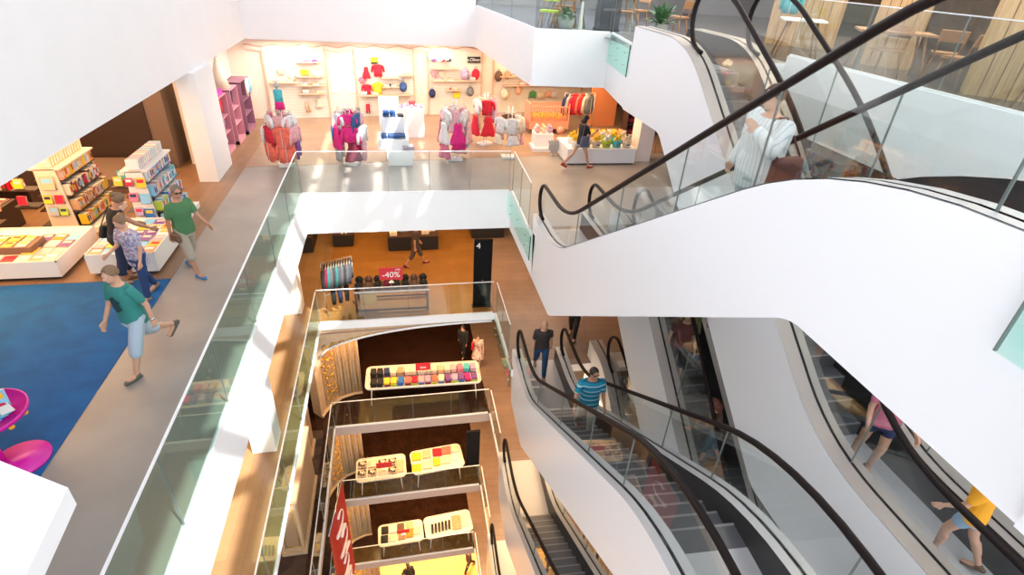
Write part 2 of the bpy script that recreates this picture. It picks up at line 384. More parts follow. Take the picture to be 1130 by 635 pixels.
def escalator(label, loc, rz, W, g, prof, joints, mglass, soft=1.2, side=WHITEM, deckm=None, both=True, stepdir=1):
    """prof: dict of y/z polylines (low landing first): rail, deck, nose, bottom. y in local frame."""
    root = thing('escalator', label, 'escalator', loc, rz)
    deckm = deckm or GREYM
    deck = smooth_path(prof['deck'], soft); rail = smooth_path(prof['rail'], soft); bot = smooth_path(prof['bottom'], 0.15)
    a = g+0.13
    poly = [(p[0], p[1]) for p in deck] + [(p[0], p[1]) for p in reversed(bot)]
    for x0 in (0.0, W-0.03):
        MB().prism(poly, 'X', x0, x0+0.03, side).build('side_panel', root)
    # soffit
    b = MB(); n = len(bot)
    vs = [(0.03, p[0], p[1]+0.02) for p in bot]+[(W-0.03, p[0], p[1]+0.02) for p in bot]
    b.add(vs, [(i, i+1, n+i+1, n+i) for i in range(n-1)], WHITE); b.build('underside', root)
    nose = prof['nose']
    for sx, nm in ((1, 0), (-1, 1)):
        def X(v): return v if sx == 1 else W-v
        b = MB()
        for (xa, xb, m, dz) in ((0.0, g-0.02, deckm, 0), (g-0.02, g+0.02, BLACK, -0.012), (g+0.02, a, deckm, 0)):
            vs = []
            for p in deck: vs += [(X(xa), p[0], p[1]+0.012+dz), (X(xb), p[0], p[1]+0.012+dz)]
            b.add(vs, [(2*i, 2*i+1, 2*i+3, 2*i+2) for i in range(len(deck)-1)], m)
        b.build('deck_cover', root)
        # inner skirt down to the steps
        b = MB(); vs = []
        for p in deck:
            zn = interp(nose, p[0])-0.25
            vs += [(X(a), p[0], p[1]+0.01), (X(a), p[0], zn)]
        b.add(vs, [(2*i, 2*i+1, 2*i+3, 2*i+2) for i in range(len(deck)-1)], DARK); b.build('skirt', root)
        # glass strips
        ys = sorted([rail[0][0], rail[-1][0]]); ylo, yhi = ys
        js = [ylo]+sorted(joints)+[yhi]
        for k in range(len(js)-1):
            A, B = js[k]+0.006, js[k+1]-0.006; m = 14; b = MB(); top = []; low = []
            for i in range(m+1):
                y = A+(B-A)*i/m; top.append((y, interp(rail, y)-0.02)); low.append((y, interp(deck, y)))
            pl = low+top[::-1]
            # round newel at either end
            def newel(yc, sgn):
                zt = interp(rail, yc)-0.02; zb = interp(deck, yc); r = (zt-zb)/2; zc = (zt+zb)/2
                return [(yc+sgn*r*0.95*math.cos(t), zc+r*math.sin(t)) for t in [(-.5+j/8)*PI for j in range(1, 8)]]
            if k == 0: pl = low+top[::-1]+[q for q in reversed(newel(ylo, -1))]
            if k == len(js)-2: pl = low+newel(yhi, 1)+top[::-1]
            b.prism(pl, 'X', X(g)-0.005, X(g)+0.005, mglass)
            for q in (low[0]+top[0], low[-1]+top[-1]):
                if (k == 0 and q[0] == low[0][0]) or (k == len(js)-2 and q[0] == low[-1][0]): continue
                b.bb(X(g)-0.0055, X(g)+0.0055, q[0]-0.002, q[0]+0.002, q[1], q[3], JOINT)
            b.build('glass_panel', root)
        # handrail
        pts = []
        for yc, sgn, order in ((rail[0][0], 1 if rail[0][0] > rail[-1][0] else -1, 1), (rail[-1][0], -1 if rail[0][0] > rail[-1][0] else 1, -1)):
            zt = interp(rail, yc); zb = interp(deck, yc)+0.05; r = (zt-zb)/2; zc = (zt+zb)/2
            arc = [(X(g), yc+sgn*r*math.cos(t), zc+r*math.sin(t)) for t in [(-.5+j/12)*PI for j in range(0, 12)]]
            if order == 1: pts = arc + [(X(g), p[0], p[1]) for p in rail]
            else: pts += arc[::-1]
        MB().tube(pts, 0.036, BLACKR, 8, sx=1.15).build('handrail', root)
        ye = deck[0][0]; sg = 1 if ye > deck[-1][0] else -1
        MB().bb(min(X(0.0), X(a)), max(X(0.0), X(a)), min(ye, ye+sg*0.02), max(ye, ye+sg*0.02), interp(nose, ye), deck[0][1]+0.012, deckm).build('end_cap', root)
    # landing plates and steps
    n0, n1, n2, n3 = prof['nose']
    for (p, q) in ((n0, n1), (n2, n3)):
        y0, y1 = sorted((p[0], q[0])); MB().bb(a, W-a, y0, y1, p[1]-0.05, p[1], GREYM).build('landing_plate', root)
    dy = n2[0]-n1[0]; dz = n2[1]-n1[1]; N = max(1, int(round(abs(dz)/0.2)))
    sd = 1 if dy > 0 else -1; run = abs(dy)/N; rise = dz/N
    b = MB(); x0, x1 = a+0.004, W-a-0.004
    b.prism([(0, 0), (sd*run*1.0, 0), (sd*run*1.02, -rise*0.9), (sd*run*0.9, -rise*1.0-0.05), (-sd*0.012, -rise-0.02), (-sd*0.004, -0.02)] if True else [], 'X', x0, x1, STEPM)
    b.bb(x0, x1, min(0, sd*0.03), max(0, sd*0.03), 0.0, 0.003, mat('step_edge', (0.3, 0.3, 0.3), 0.5))
    st = b.build('step', root, (0, n1[0], n1[1]+rise))
    for i in range(1, N):
        c = st.copy(); col.objects.link(c); c.parent = root; c.location = (0, n1[0]+dy*i/N, n1[1]+rise*(i+1))
    return root
def prof_near(top=5.24):      # rises towards the viewer
    return dict(rail=[(10.9, 1.24), (9.2, 1.24), (9.2-(top-1.24)/.675, top), (0.8, top)],
                deck=[(11.3, .42), (9.42, .42), (3.12, 4.4), (0.2, 4.4)],
                nose=[(11.3, .02), (9.2, .02), (3.1, 3.92), (0.2, 3.92)],
                bottom=[(11.0, -1.1), (9.36, -1.1), (3.1, 3.08), (0.2, 3.08)])
def prof_far(s=0.0, top=11.6):       # rises away from the viewer
    return dict(rail=[(1.6, 1.15), (3.3+s, 1.15), (6.5+s, 4.0), (8.5+s, 5.1), (9.15+s, 5.3)],
                deck=[(1.2, .45), (3.95+s, .45), (9.3+s, 4.4), (top+s, 4.4)],
                nose=[(1.2, .02), (4.4+s, .02), (9.6+s, 3.92), (top+s, 3.92)],
                bottom=[(1.2, -1.1), (4.6+s, -1.1), (9.7+s, 2.75), (top+s, 2.75)])
def side(prof, z): return {k: [(p[0], p[1]+z) for p in v] for k, v in prof.items()}
JN = [8.6, 6.9, 5.4, 4.15, 2.15]
JF = [3.6, 5.4, 7.2]
escalator('white-sided escalator climbing from the children shop level to the upper right', (3.0, 0, 0), 0, 1.42, 0.12, prof_near(5.65), JN, GLASSD)
# the same kind one level down, turned a touch about its foot
def turned(foot, th):
    f = Vector(foot); R = Matrix.Rotation(th, 3, 'Z'); o = f - R @ Vector((0, 9.6, 0)); return (o.x, o.y, 0)
TH = -0.043
o = turned((2.66, 9.6, 0), -TH*-1)
escalator('escalator carrying the man in the blue striped shirt', (turned((2.66, 9.6, 0), -TH*-1)[0], turned((2.66, 9.6, 0), TH)[1], -3.9), TH*1, 1.42, 0.12, prof_near(), JN, GLASSD)
escalator('narrow grey escalator below the one with the striped shirt', (turned((2.48, 9.6, 0), TH)[0], turned((2.48, 9.6, 0), TH)[1], -7.8), TH, 1.42, 0.12, prof_near(), JN, GLASSD)
escalator('lowest visible escalator beside the black and white display tables', (turned((2.25, 9.6, 0), TH)[0], turned((2.25, 9.6, 0), TH)[1], -11.7), TH, 1.42, 0.12, prof_near(), JN, GLASSD)
escalator('escalator rising away from the viewer to the cafe level', (4.9, 0, 0), 0, 1.52, 0.22, prof_far(), JF, GLASSD, soft=0.8, deckm=BROWNM)
escalator('escalator rising away behind the white panel towards the children shop level', (4.9, 0, -3.9), 0, 1.52, 0.22, prof_far(0.95, 10.4), JF, GLASSD, soft=0.8, deckm=BROWNM)
escalator('escalator with glowing newel light behind the man in blue', (4.9, 0, -7.8), 0, 1.52, 0.22, prof_far(0.95, 10.4), JF, GLASSD, soft=0.8, deckm=BROWNM)

r = thing('glass_end_panel', 'pale mint glass panel overlapping the white escalator side at the right edge', 'glass panel', (2.95, 1.70, 3.83), -PI/2)
MB().box((0.8, 0, 0.28), (1.6, 0.02, .56), MINT).build('glass_sheet', r); MB().box((0, 0, .28), (.01, .022, .56), JOINT).build('edge', r)
# ------------------------------------------------------------------ people
SKIN = mat('skin', (0.62, 0.34, 0.23), 0.5)
SKINT = mat('tanned_skin', (0.48, 0.24, 0.15), 0.5)
def cloth(n, c, **k): return mat('cloth_'+n, c, 0.85, **k)
def rotv(v, axis, a): return Matrix.Rotation(a, 3, axis) @ Vector(v)
def capsule(b, a, c, ra, rc, m, n=12):
    a = Vector(a); c = Vector(c); d = c-a; L = d.length
    if L < 1e-5: return
    pts = []; rr = []
    t = d/L
    for k in range(5):
        q = -PI/2+PI/2*k/4; pts.append(a+t*ra*math.sin(q)*0.98); rr.append(max(0.002, ra*math.cos(q)))
    for k in range(5):
        q = PI/2*k/4; pts.append(c+t*rc*math.sin(q)*0.98); rr.append(max(0.002, rc*math.cos(q)))
    b.tube(pts, rr, m, n)
def loft(b, rings, m, n=18):
    """rings: (centre, half width, half depth, side vector, front vector)"""
    vs = []
    for c, hw, hd, sx, fy in rings:
        for k in range(n):
            a = 2*PI*k/n
            ca, sa = math.cos(a), math.sin(a)
            vs.append(Vector(c)+sx*hw*math.copysign(abs(ca)**0.85, ca)+fy*hd*math.copysign(abs(sa)**0.85, sa))
    fs = [(i*n+k, i*n+(k+1) % n, (i+1)*n+(k+1) % n, (i+1)*n+k) for i in range(len(rings)-1) for k in range(n)]
    fs += [tuple(range(n-1, -1, -1)), tuple(range((len(rings)-1)*n, len(rings)*n))]
    b.add(vs, fs, m, True)
def remesh(o, v=0.011, sm=4):
    r = o.modifiers.new('remesh', 'REMESH'); r.mode = 'VOXEL'; r.voxel_size = v; r.use_smooth_shade = True
    s = o.modifiers.new('smooth', 'SMOOTH'); s.factor = 0.5; s.iterations = sm
    return o
def person(label, loc, face, h=1.75, build=1.0, pose=None, top=None, bottom=None, shoes=None, hair=None, skin=None,
           group=None, extra=None, name='person', child=False, vox=0.011):
    """local frame: x right of the figure, y forward, z up. face = heading angle about z. pose angles in degrees."""
    P = dict(lean=4, hl=15, kl=5, hr=-15, kr=15, al=15, el=20, ar=-15, er=20, abl=8, abr=8, head=10, turn=0, side=0, twist=0)
    P.update(pose or {})
    R_ = {k: math.radians(v) for k, v in P.items()}
    skin = skin or SKIN
    k = h/1.75; w_ = build
    root = thing(name, label, 'person', loc, face, group)
    X, Y, Z = Vector((1, 0, 0)), Vector((0, 1, 0)), Vector((0, 0, 1))
    J = {}
    hip = Vector((0, 0, 0))
    LT, LS, AT, AF = 0.43, 0.43, 0.29, 0.25
    def leg(s, hp, kn):
        H = hip+X*s*0.095
        d = rotv((0, 0, -1), 'X', hp); K = H+d*LT
        d2 = rotv((0, 0, -1), 'X', hp-kn); A = K+d2*LS
        fd = rotv((0, 1, 0), 'X', (hp-kn)*0.6)
        return H, K, A, fd
    J['L'] = leg(-1, R_['hl'], R_['kl']); J['R'] = leg(1, R_['hr'], R_['kr'])
    low = min(J['L'][2].z-0.075, J['R'][2].z-0.075)
    up = Vector((math.sin(R_['side']), math.sin(R_['lean']), math.cos(R_['lean']))).normalized()
    sx = rotv(X, 'Z', R_['twist']); sx = (sx-up*sx.dot(up)).normalized(); fy = up.cross(sx)
    ch = hip+up*0.30; sh = hip+up*0.47; nk = hip+up*0.545
    hd_dir = (up+Vector((0, 0.35*math.sin(R_['head']), 0))).normalized()
    hc = nk+hd_dir*0.145+fy*0.02
    def arm(s, a, e, ab):
        S = sh+sx*s*0.185*w_-up*0.015
        d = -up*math.cos(a)+fy*math.sin(a); d = (d*math.cos(ab)+sx*s*math.sin(ab)).normalized()
        E = S+d*AT
        a2 = a+e; d2 = (-up*math.cos(a2)+fy*math.sin(a2)); d2 = (d2*math.cos(ab*0.6)+sx*s*math.sin(ab*0.6)*(1 if e < 1 else -0.6)).normalized()
        Wp = E+d2*AF
        return S, E, Wp, d2
    J['AL'] = arm(-1, R_['al'], R_['el'], R_['abl']); J['AR'] = arm(1, R_['ar'], R_['er'], R_['abr'])
    for q in ('L', 'R'): pass
    # ---- body
    b = MB()
    def torso(b, m, o=0.0, lo=0.0, hi=1.0):
        prof = [(-0.09, .155, .10), (-0.02, .172, .118), (0.06, .165, .112), (0.15, .148, .10), (0.24, .158, .112), (0.33, .176, .122), (0.41, .182, .115), (0.465, .165, .095), (0.50, .11, .075), (0.53, .062, .06)]
        rings = [(hip+up*(z if z > 0 else z), (a+o)*w_, (d+o)*w_, sx if z > .1 else X, fy if z > .1 else Y) for z, a, d in prof if lo <= z <= hi]
        loft(b, rings, m)
    torso(b, skin)
    capsule(b, hip+up*0.49, nk+up*0.06, .058, .054, skin)
    for q in ('L', 'R'):
        H, K, A, fd = J[q]
        capsule(b, H, K, .082*w_, .056*w_, skin); capsule(b, K, A, .055*w_, .036, skin)
        c = K+(A-K)*0.32-fd*0.015; capsule(b, c+(K-A)*0.06, c+(A-K)*0.25, .052*w_, .042*w_, skin)
        capsule(b, A-Vector((0, 0, .03)), A+fd*0.15-Vector((0, 0, .045)), .036, .03, skin)
    hands = {}
    for q, s in (('AL', -1), ('AR', 1)):
        S, E, Wp, d2 = J[q]
        capsule(b, S, E, .050*w_, .038*w_, skin); capsule(b, E, Wp, .038*w_, .025, skin)
        nrm = sx*s; side_ = d2.cross(nrm).normalized(); nrm = side_.cross(d2).normalized()
        pc = Wp+d2*0.05
        # palm (flat), four fingers and a thumb
        vs = []
        M = Matrix((side_, nrm, d2)).transposed()
        b.box(pc, (0.078, 0.030, 0.095), skin, rot=M)
        for i, (off, ln) in enumerate(((-.030, .062), (-.010, .074), (.010, .069), (.029, .054))):
            f0 = pc+d2*0.042+side_*off; f1 = f0+(d2*0.85-nrm*0.5).normalized()*ln*0.55; f2 = f1+(d2*0.4-nrm*0.9).normalized()*ln*0.5
            b.tube([f0, f1, f2], [.0095, .0088, .0075], skin, 6)
        tb = pc-d2*0.02-side_*0.036; t1 = tb+(-side_*0.7+d2*0.7).normalized()*0.035; t2 = t1+(d2-nrm*0.4).normalized()*0.03
        b.tube([tb, t1, t2], [.0115, .0105, .009], skin, 6)
        hands[q] = pc
    # head with face
    fdir = rotv(fy, 'Z', R_['turn']); hx = fdir.cross(hd_dir).normalized(); fdir = hd_dir.cross(hx).normalized()
    HM = Matrix((hx, fdir, hd_dir)).transposed()
    def hp(x, y, z): return hc + HM @ Vector((x, y, z))
    b.ball(hp(0, -0.008, 0.02), (.076, .094, .10), skin, 20, HM)
    b.ball(hp(0, 0.022, -0.045), (.058, .066, .072), skin, 16, HM)
    b.ball(hp(0, 0.055, -0.088), (.026, .024, .022), skin, 10, HM)
    b.tube([hp(0, .086, .028), hp(0, .098, .0), hp(0, .108, -.022), hp(0, .09, -.03)], [.009, .012, .015, .012], skin, 8)
    for s in (-1, 1):
        b.ball(hp(s*.078, -.005, -.005), (.011, .02, .032), skin, 8, HM)
        b.ball(hp(s*.032, .084, .038), (.022, .010, .007), skin, 8, HM)
    b.ball(hp(0, .082, -.058), (.026, .010, .012), skin, 8, HM)
    body = b.build('body', root); remesh(body, vox*0.8)
    e = MB()
    for s in (-1, 1):
        e.ball(hp(s*.031, .0835, .016), (.0135, .007, .0075), mat('eye_white', (0.8, 0.8, 0.78), 0.3), 8, HM)
        e.ball(hp(s*.031, .0895, .016), (.006, .003, .0065), BLACK, 8, HM)
    e.ball(hp(0, .0925, -.060), (.022, .004, .005), mat('lips', (0.5, 0.16, 0.13), 0.5), 8, HM)
    parts = [body, e.build('face', root)]
    # ---- hair
    if hair:
        hm, style = hair[0], hair[1]
        b = MB()
        n = 20; vs = []; R0 = Vector((.086, .103, .108)); rows = 9
        tmax = 1.75 if style != 'short' else 1.45
        for i in range(rows+1):
            for kk in range(n):
                a = 2*PI*kk/n; fr = max(0, math.sin(a))
                t = (i/rows)*(tmax+0.45*(1-fr)-0.62*fr**2)
                wob = 1+0.02*math.sin(7*a+i)
                vs.append(hp(R0.x*math.sin(t)*math.cos(a)*wob, -0.010+R0.y*math.sin(t)*math.sin(a)*wob, 0.022+R0.z*math.cos(t)))
        fs = [(i*n+kk, i*n+(kk+1) % n, (i+1)*n+(kk+1) % n, (i+1)*n+kk) for i in range(rows) for kk in range(n)]
        b.add(vs, fs, hm, True)
        if style in ('long', 'bob', 'tail'):
            L = {'long': .30, 'bob': .14, 'tail': .24}[style]
            if style == 'tail':
                b.tube([hp(0, -.10, .05), hp(0, -.135, .03), hp(0, -.13, -.06), hp(0, -.11, -.18)], [.028, .03, .03, .01], hm, 10)
            else:
                b.tube([hp(0, -.05, .02), hp(0, -.072, -.05), hp(0, -.075, -.12), hp(0, -.07, -.06-L*.6)], [.07, .08, .075, .045], hm, 12, sx=1.0)
        if style == 'bun': b.ball(hp(0, -.10, .075), .042, hm, 10)
        ho = b.build('hair', root); s_ = ho.modifiers.new('solid', 'SOLIDIFY'); s_.thickness = 0.012; s_.offset = 0.6
        parts.append(ho)
    # ---- clothes
    if top:
        m, kind = top[0], top[1]; b = MB()
        hem = {'shirt': -.10, 'vest': -.08, 'dress': -.14, 'tunic': -.22, 'crop': -0.02}.get(kind, -.1)
        prof = [(hem, .185 if hem < -.05 else .17, .135), (-0.02, .188, .135), (0.06, .182, .13), (0.15, .170, .122), (0.24, .176, .128), (0.33, .19, .136), (0.41, .192, .128), (0.46, .182, .112), (0.495, .15, .09), (0.515, .095, .075)]
        rings = [(hip+up*z, a*w_, d*w_, sx if z > .1 else X, fy if z > .1 else Y) for z, a, d in prof]
        loft(b, rings, m)
        slv = {'shirt': .62, 'tunic': 1.5, 'dress': .35, 'vest': 0.0, 'long': 1.9}.get(top[2] if len(top) > 2 else kind, .6)
        for q in ('AL', 'AR'):
            S, E, Wp, d2 = J[q]
            if slv > 0:
                e1 = S+(E-S)*min(1, slv)
                capsule(b, S-sx*.008*(1 if q == 'AR' else -1), e1, .0655*w_, .060*w_, m)
                if slv > 1: capsule(b, E, E+(Wp-E)*min(1, slv-1), .060*w_, .050*w_, m)
        if kind == 'dress':
            zs = [(-.05, .19, .15), (-.2, .23, .2), (-.38, .27, .25), (-.5, .29, .27)]
            mid = (J['L'][1]+J['R'][1])/2; 
            loft(b, [(hip+(Vector((mid.x, mid.y*(-z/.5), z))), a, d, X, Y) for z, a, d in zs][::-1], m)
        parts.append(remesh(b.build('shirt' if kind != 'dress' else 'dress', root), vox, 3))
        if len(top) > 3 and top[3]: pass
    if bottom:
        m, kind = bottom; b = MB()
        loft(b, [(hip+Z*z, a*w_, d*w_, X, Y) for z, a, d in ((-.14, .17, .125), (-.05, .183, .13), (.03, .178, .125), (.08, .168, .118))], m)
        fr = {'shorts': (1.0, .25), 'hot': (.45, 0), 'trousers': (1.0, .93), 'capri': (1, .55), 'skirt': (0, 0)}[kind]
        if kind == 'skirt':
            mid = (J['L'][1]+J['R'][1])/2
            loft(b, [(hip+Vector((0, mid.y*t, -.42*t)), .18+.05*t, .135+.08*t+abs(J['L'][1].y-J['R'][1].y)*.25*t, X, Y) for t in (1, .6, .2, -.1)], m)
        else:
            for q in ('L', 'R'):
                H, K, A, fd = J[q]
                capsule(b, H, H+(K-H)*fr[0], .102*w_, (.080 if kind == 'trousers' else .088)*w_, m)
                if fr[1]: capsule(b, K, K+(A-K)*fr[1], (.080 if kind == 'trousers' else .086)*w_, (.058 if kind == 'trousers' else .082)*w_, m)
        parts.append(remesh(b.build({'shorts': 'shorts', 'hot': 'shorts', 'trousers': 'trousers', 'capri': 'trousers', 'skirt': 'skirt'}[kind], root), vox, 3))
    if shoes:
        for q in ('L', 'R'):
            H, K, A, fd = J[q]; b = MB()
            dn = Vector((0, 0, -1)); dn = (dn-fd*dn.dot(fd)).normalized()
            sole = A+dn*0.062
            capsule(b, sole-fd*0.045, sole+fd*0.155, .038, .036, shoes); capsule(b, A+dn*0.02-fd*.01, sole+fd*0.05, .045, .04, shoes)
            capsule(b, sole+dn*0.006-fd*0.05, sole+dn*0.006+fd*0.165, .034, .034, shoes)
            parts.append(remesh(b.build('shoe', root), 0.008, 2))
    if extra:
        for f in extra:
            parts += f(root, J, dict(hip=hip, up=up, sx=sx, fy=fy, hc=hc, hp=hp, HM=HM, hands=hands, sh=sh)) or []
    for o in parts:
        o.scale = (k, k, k); o.location = (0, 0, -low*k)
    return root
def watch(m=STEEL, side='AL'):
    def f(root, J, G):
        S, E, Wp, d2 = J[side]; b = MB(); c = Wp-d2*0.015
        b.tube([c-d2*0.012, c+d2*0.012], .033, m, 14); b.build('wristwatch', root); return [root.children[-1]] if False else [[o for o in root.children if o.name.startswith('wristwatch')][-1]]
    return f
def shoulder_bag(m, side=-1, drop=-0.02, back=-0.12, size=(.10, .30, .26), strap=True):
    def f(root, J, G):
        c = G['hip']+G['sx']*side*0.25+G['up']*drop+G['fy']*back
        b = MB(); M = Matrix((G['sx'], G['fy'], G['up'])).transposed()
        b.box(c, size, m, rot=M, taper=0.85)
        o = b.build('shoulder_bag', root); mod = o.modifiers.new('bevel', 'BEVEL'); mod.width = .04; mod.segments = 3
        out = [o]
        if strap:
            b = MB(); s0 = G['sh']+G['sx']*side*.12+G['up']*.055
            b.tube([c+G['up']*size[2]*.5+G['fy']*size[1]*.35, s0+G['fy']*.06, s0, s0-G['fy']*.08, c+G['up']*size[2]*.5-G['fy']*size[1]*.35], .010, m, 6)
            out.append(b.build('strap', root))
        return out
    return f
def sunglasses(root, J, G):
    b = MB(); hp = G['hp']; HM = G['HM']
    for s in (-1, 1):
        b.ball(hp(s*.031, .093, .016), (.026, .006, .019), BLACK, 10, HM)
        b.tube([hp(s*.055, .088, .022), hp(s*.082, .0, .018)], .004, BLACK, 5)
    b.tube([hp(-.01, .098, .02), hp(.01, .098, .02)], .004, BLACK, 5)
    return [b.build('sunglasses', root)]
def stripes(name, c1, c2, n, c3=None, thin=0.35, axis=2, jitter=0.0):
    m = bpy.data.materials.new(name); m.use_nodes = True; nt = m.node_tree; b = nt.nodes['Principled BSDF']; b.inputs['Roughness'].default_value = .85
    tc = nt.nodes.new('ShaderNodeTexCoord'); sp = nt.nodes.new('ShaderNodeSeparateXYZ'); nt.links.new(tc.outputs['Object'], sp.inputs[0])
    mu = nt.nodes.new('ShaderNodeMath'); mu.operation = 'MULTIPLY'; mu.inputs[1].default_value = n; nt.links.new(sp.outputs[axis], mu.inputs[0])
    fr = nt.nodes.new('ShaderNodeMath'); fr.operation = 'FRACT'; nt.links.new(mu.outputs[0], fr.inputs[0])
    r = nt.nodes.new('ShaderNodeValToRGB'); r.color_ramp.interpolation = 'CONSTANT'
    r.color_ramp.elements[0].color = (*c1, 1); r.color_ramp.elements[1].position = 1-thin; r.color_ramp.elements[1].color = (*c2, 1)
    if c3:
        e = r.color_ramp.elements.new((1-thin)*0.55); e.color = (*c3, 1)
        e = r.color_ramp.elements.new((1-thin)*0.75); e.color = (*c1, 1)
    nt.links.new(fr.outputs[0], r.inputs[0]); nt.links.new(r.outputs[0], b.inputs['Base Color'])
    return m
def patterned(name, cols, scale=26):
    m = bpy.data.materials.new(name); m.use_nodes = True; nt = m.node_tree; b = nt.nodes['Principled BSDF']; b.inputs['Roughness'].default_value = .85
    tc = nt.nodes.new('ShaderNodeTexCoord'); v = nt.nodes.new('ShaderNodeTexVoronoi'); v.inputs['Scale'].default_value = scale
    nt.links.new(tc.outputs['Object'], v.inputs['Vector']); r = nt.nodes.new('ShaderNodeValToRGB'); r.color_ramp.interpolation = 'CONSTANT'
    sp = nt.nodes.new('ShaderNodeSeparateColor'); nt.links.new(v.outputs['Color'], sp.inputs[0]); nt.links.new(sp.outputs[0], r.inputs[0])
    while len(r.color_ramp.elements) < len(cols): r.color_ramp.elements.new(0.5)
    for i, c in enumerate(cols):
        r.color_ramp.elements[i].position = i/len(cols); r.color_ramp.elements[i].color = (*c, 1)
    nt.links.new(r.outputs[0], b.inputs['Base Color']); return m
def chest_print(m, w=.13, h=.17):
    """a printed patch lying on the chest"""
    def f(root, J, G):
        b = MB(); hip, up, sx, fy = G['hip'], G['up'], G['sx'], G['fy']; vs = []; N = 8
        pts = [(0, 1), (.35, .8), (.5, .35), (.8, .1), (.6, -.3), (.75, -.7), (.2, -1), (-.3, -.85), (-.75, -.5), (-.5, 0), (-.8, .4), (-.35, .75)]
        vs = [hip+up*(.27+y*h/2)+sx*(x*w/2)+fy*(.158-.06*abs(x*w/2)/.1*.5) for x, y in pts]
        b.add(vs, [tuple(range(len(pts)))], m); b.add([v+fy*.004 for v in vs], [tuple(range(len(pts)))], m)
        return [b.build('chest_print', root)]
    return f
HB = mat('brown_hair', (0.11, 0.055, 0.03), 0.6, var=.4, scale=60); HL = mat('light_brown_hair', (0.26, 0.15, 0.08), 0.6, var=.4, scale=60); HD = mat('dark_hair', (0.025, 0.015, 0.012), 0.5)
HG = mat('greying_hair', (0.20, 0.15, 0.11), 0.6, var=.3, scale=60); HR = mat('auburn_hair', (0.14, 0.035, 0.02), 0.5)
def ground(px_, py_, z): return at(px_, py_, Z=z)
# heading: 0 faces +y (away), PI faces the viewer, -PI/2 faces right
p = ground(166, 403, 0.0)
person('man walking in teal t-shirt with dark print and pale blue shorts', (p.x, p.y, 0.0), math.radians(150), 1.76,
       pose=dict(hl=22, kl=6, hr=-26, kr=42, al=-18, el=22, ar=16, er=18, lean=5, head=12), build=1.04,
       top=(cloth('teal', (0.03, 0.22, 0.20)), 'shirt'), bottom=(cloth('pale_blue', (0.42, 0.50, 0.60)), 'shorts'), shoes=mat('grey_shoe', (0.16, 0.14, 0.12), 0.8, var=.4, scale=30),
       hair=(HL, 'short'), extra=[watch(), chest_print(mat('dark_print', (0.01, 0.05, 0.06), 0.8), .22, .26)])
p = ground(216, 300, 0.006)
person('man walking in green t-shirt and beige shorts with blue shoes', (p.x, p.y, 0.0), math.radians(-128), 1.78,
       pose=dict(hl=-12, kl=16, hr=16, kr=4, al=24, el=38, ar=-8, er=12, lean=3, head=18, turn=-15),
       top=(cloth('green', (0.07, 0.19, 0.08)), 'shirt'), bottom=(cloth('beige', (0.40, 0.34, 0.28)), 'shorts'), shoes=mat('blue_shoe', (0.02, 0.22, 0.55), 0.6),
       hair=(HG, 'short'), skin=SKINT, extra=[sunglasses, shoulder_bag(mat('brown_bag', (0.14, 0.075, 0.045), 0.6), 1, -.06, .12, (.09, .24, .16), False)])
p = ground(132, 305, 0.006)
person('woman in sleeveless black top leaning over the book table', (-4.86, 9.70, 0.013), math.radians(-50), 1.68,
       pose=dict(hl=5, kl=4, hr=-8, kr=8, al=42, el=30, ar=55, er=15, lean=14, head=35),
       top=(cloth('black', (0.012, 0.012, 0.016)), 'vest'), bottom=(cloth('navy', (0.02, 0.03, 0.07)), 'capri'), shoes=mat('brown_sandal', (0.2, 0.1, 0.06), 0.6),
       hair=(HL, 'bun'), extra=[shoulder_bag(BLACK, -1, .02, -.05, (.12, .28, .24))], skin=SKINT)
p = ground(172, 322, 0.0)
person('girl in a blue and mauve patterned tunic beside the book table', (-4.38, 9.12, 0.013), math.radians(155), 1.58,
       pose=dict(hl=10, kl=4, hr=-12, kr=14, al=10, el=20, ar=20, er=60, lean=5, head=20),
       top=(patterned('mauve_print', [(0.25, 0.27, 0.42), (0.45, 0.42, 0.55), (0.30, 0.20, 0.30), (0.55, 0.52, 0.60)]), 'tunic', 'shirt'), bottom=(cloth('navy2', (0.02, 0.05, 0.16)), 'trousers'), shoes=mat('brown_sandal2', (0.3, 0.2, 0.14), 0.6),
       hair=(HL, 'bun'))
p = ground(638, 186, 0.0)
person('woman striding with a coffee cup and grey shoulder bag', (p.x, p.y, 0.0), math.radians(-70), 1.70,
       pose=dict(hl=-28, kl=22, hr=24, kr=4, al=30, el=105, ar=30, er=95, lean=4, head=12), build=.9,
       top=(cloth('black2', (0.015, 0.015, 0.02)), 'vest', 'shirt'), bottom=(cloth('grey_skirt', (0.40, 0.36, 0.34)), 'hot'), shoes=mat('red_shoe', (0.40, 0.05, 0.04), 0.6),
       hair=(HD, 'bob'), extra=[shoulder_bag(mat('grey_bag', (0.12, 0.13, 0.20), 0.7), 1, .06, -.08, (.10, .34, .34))])
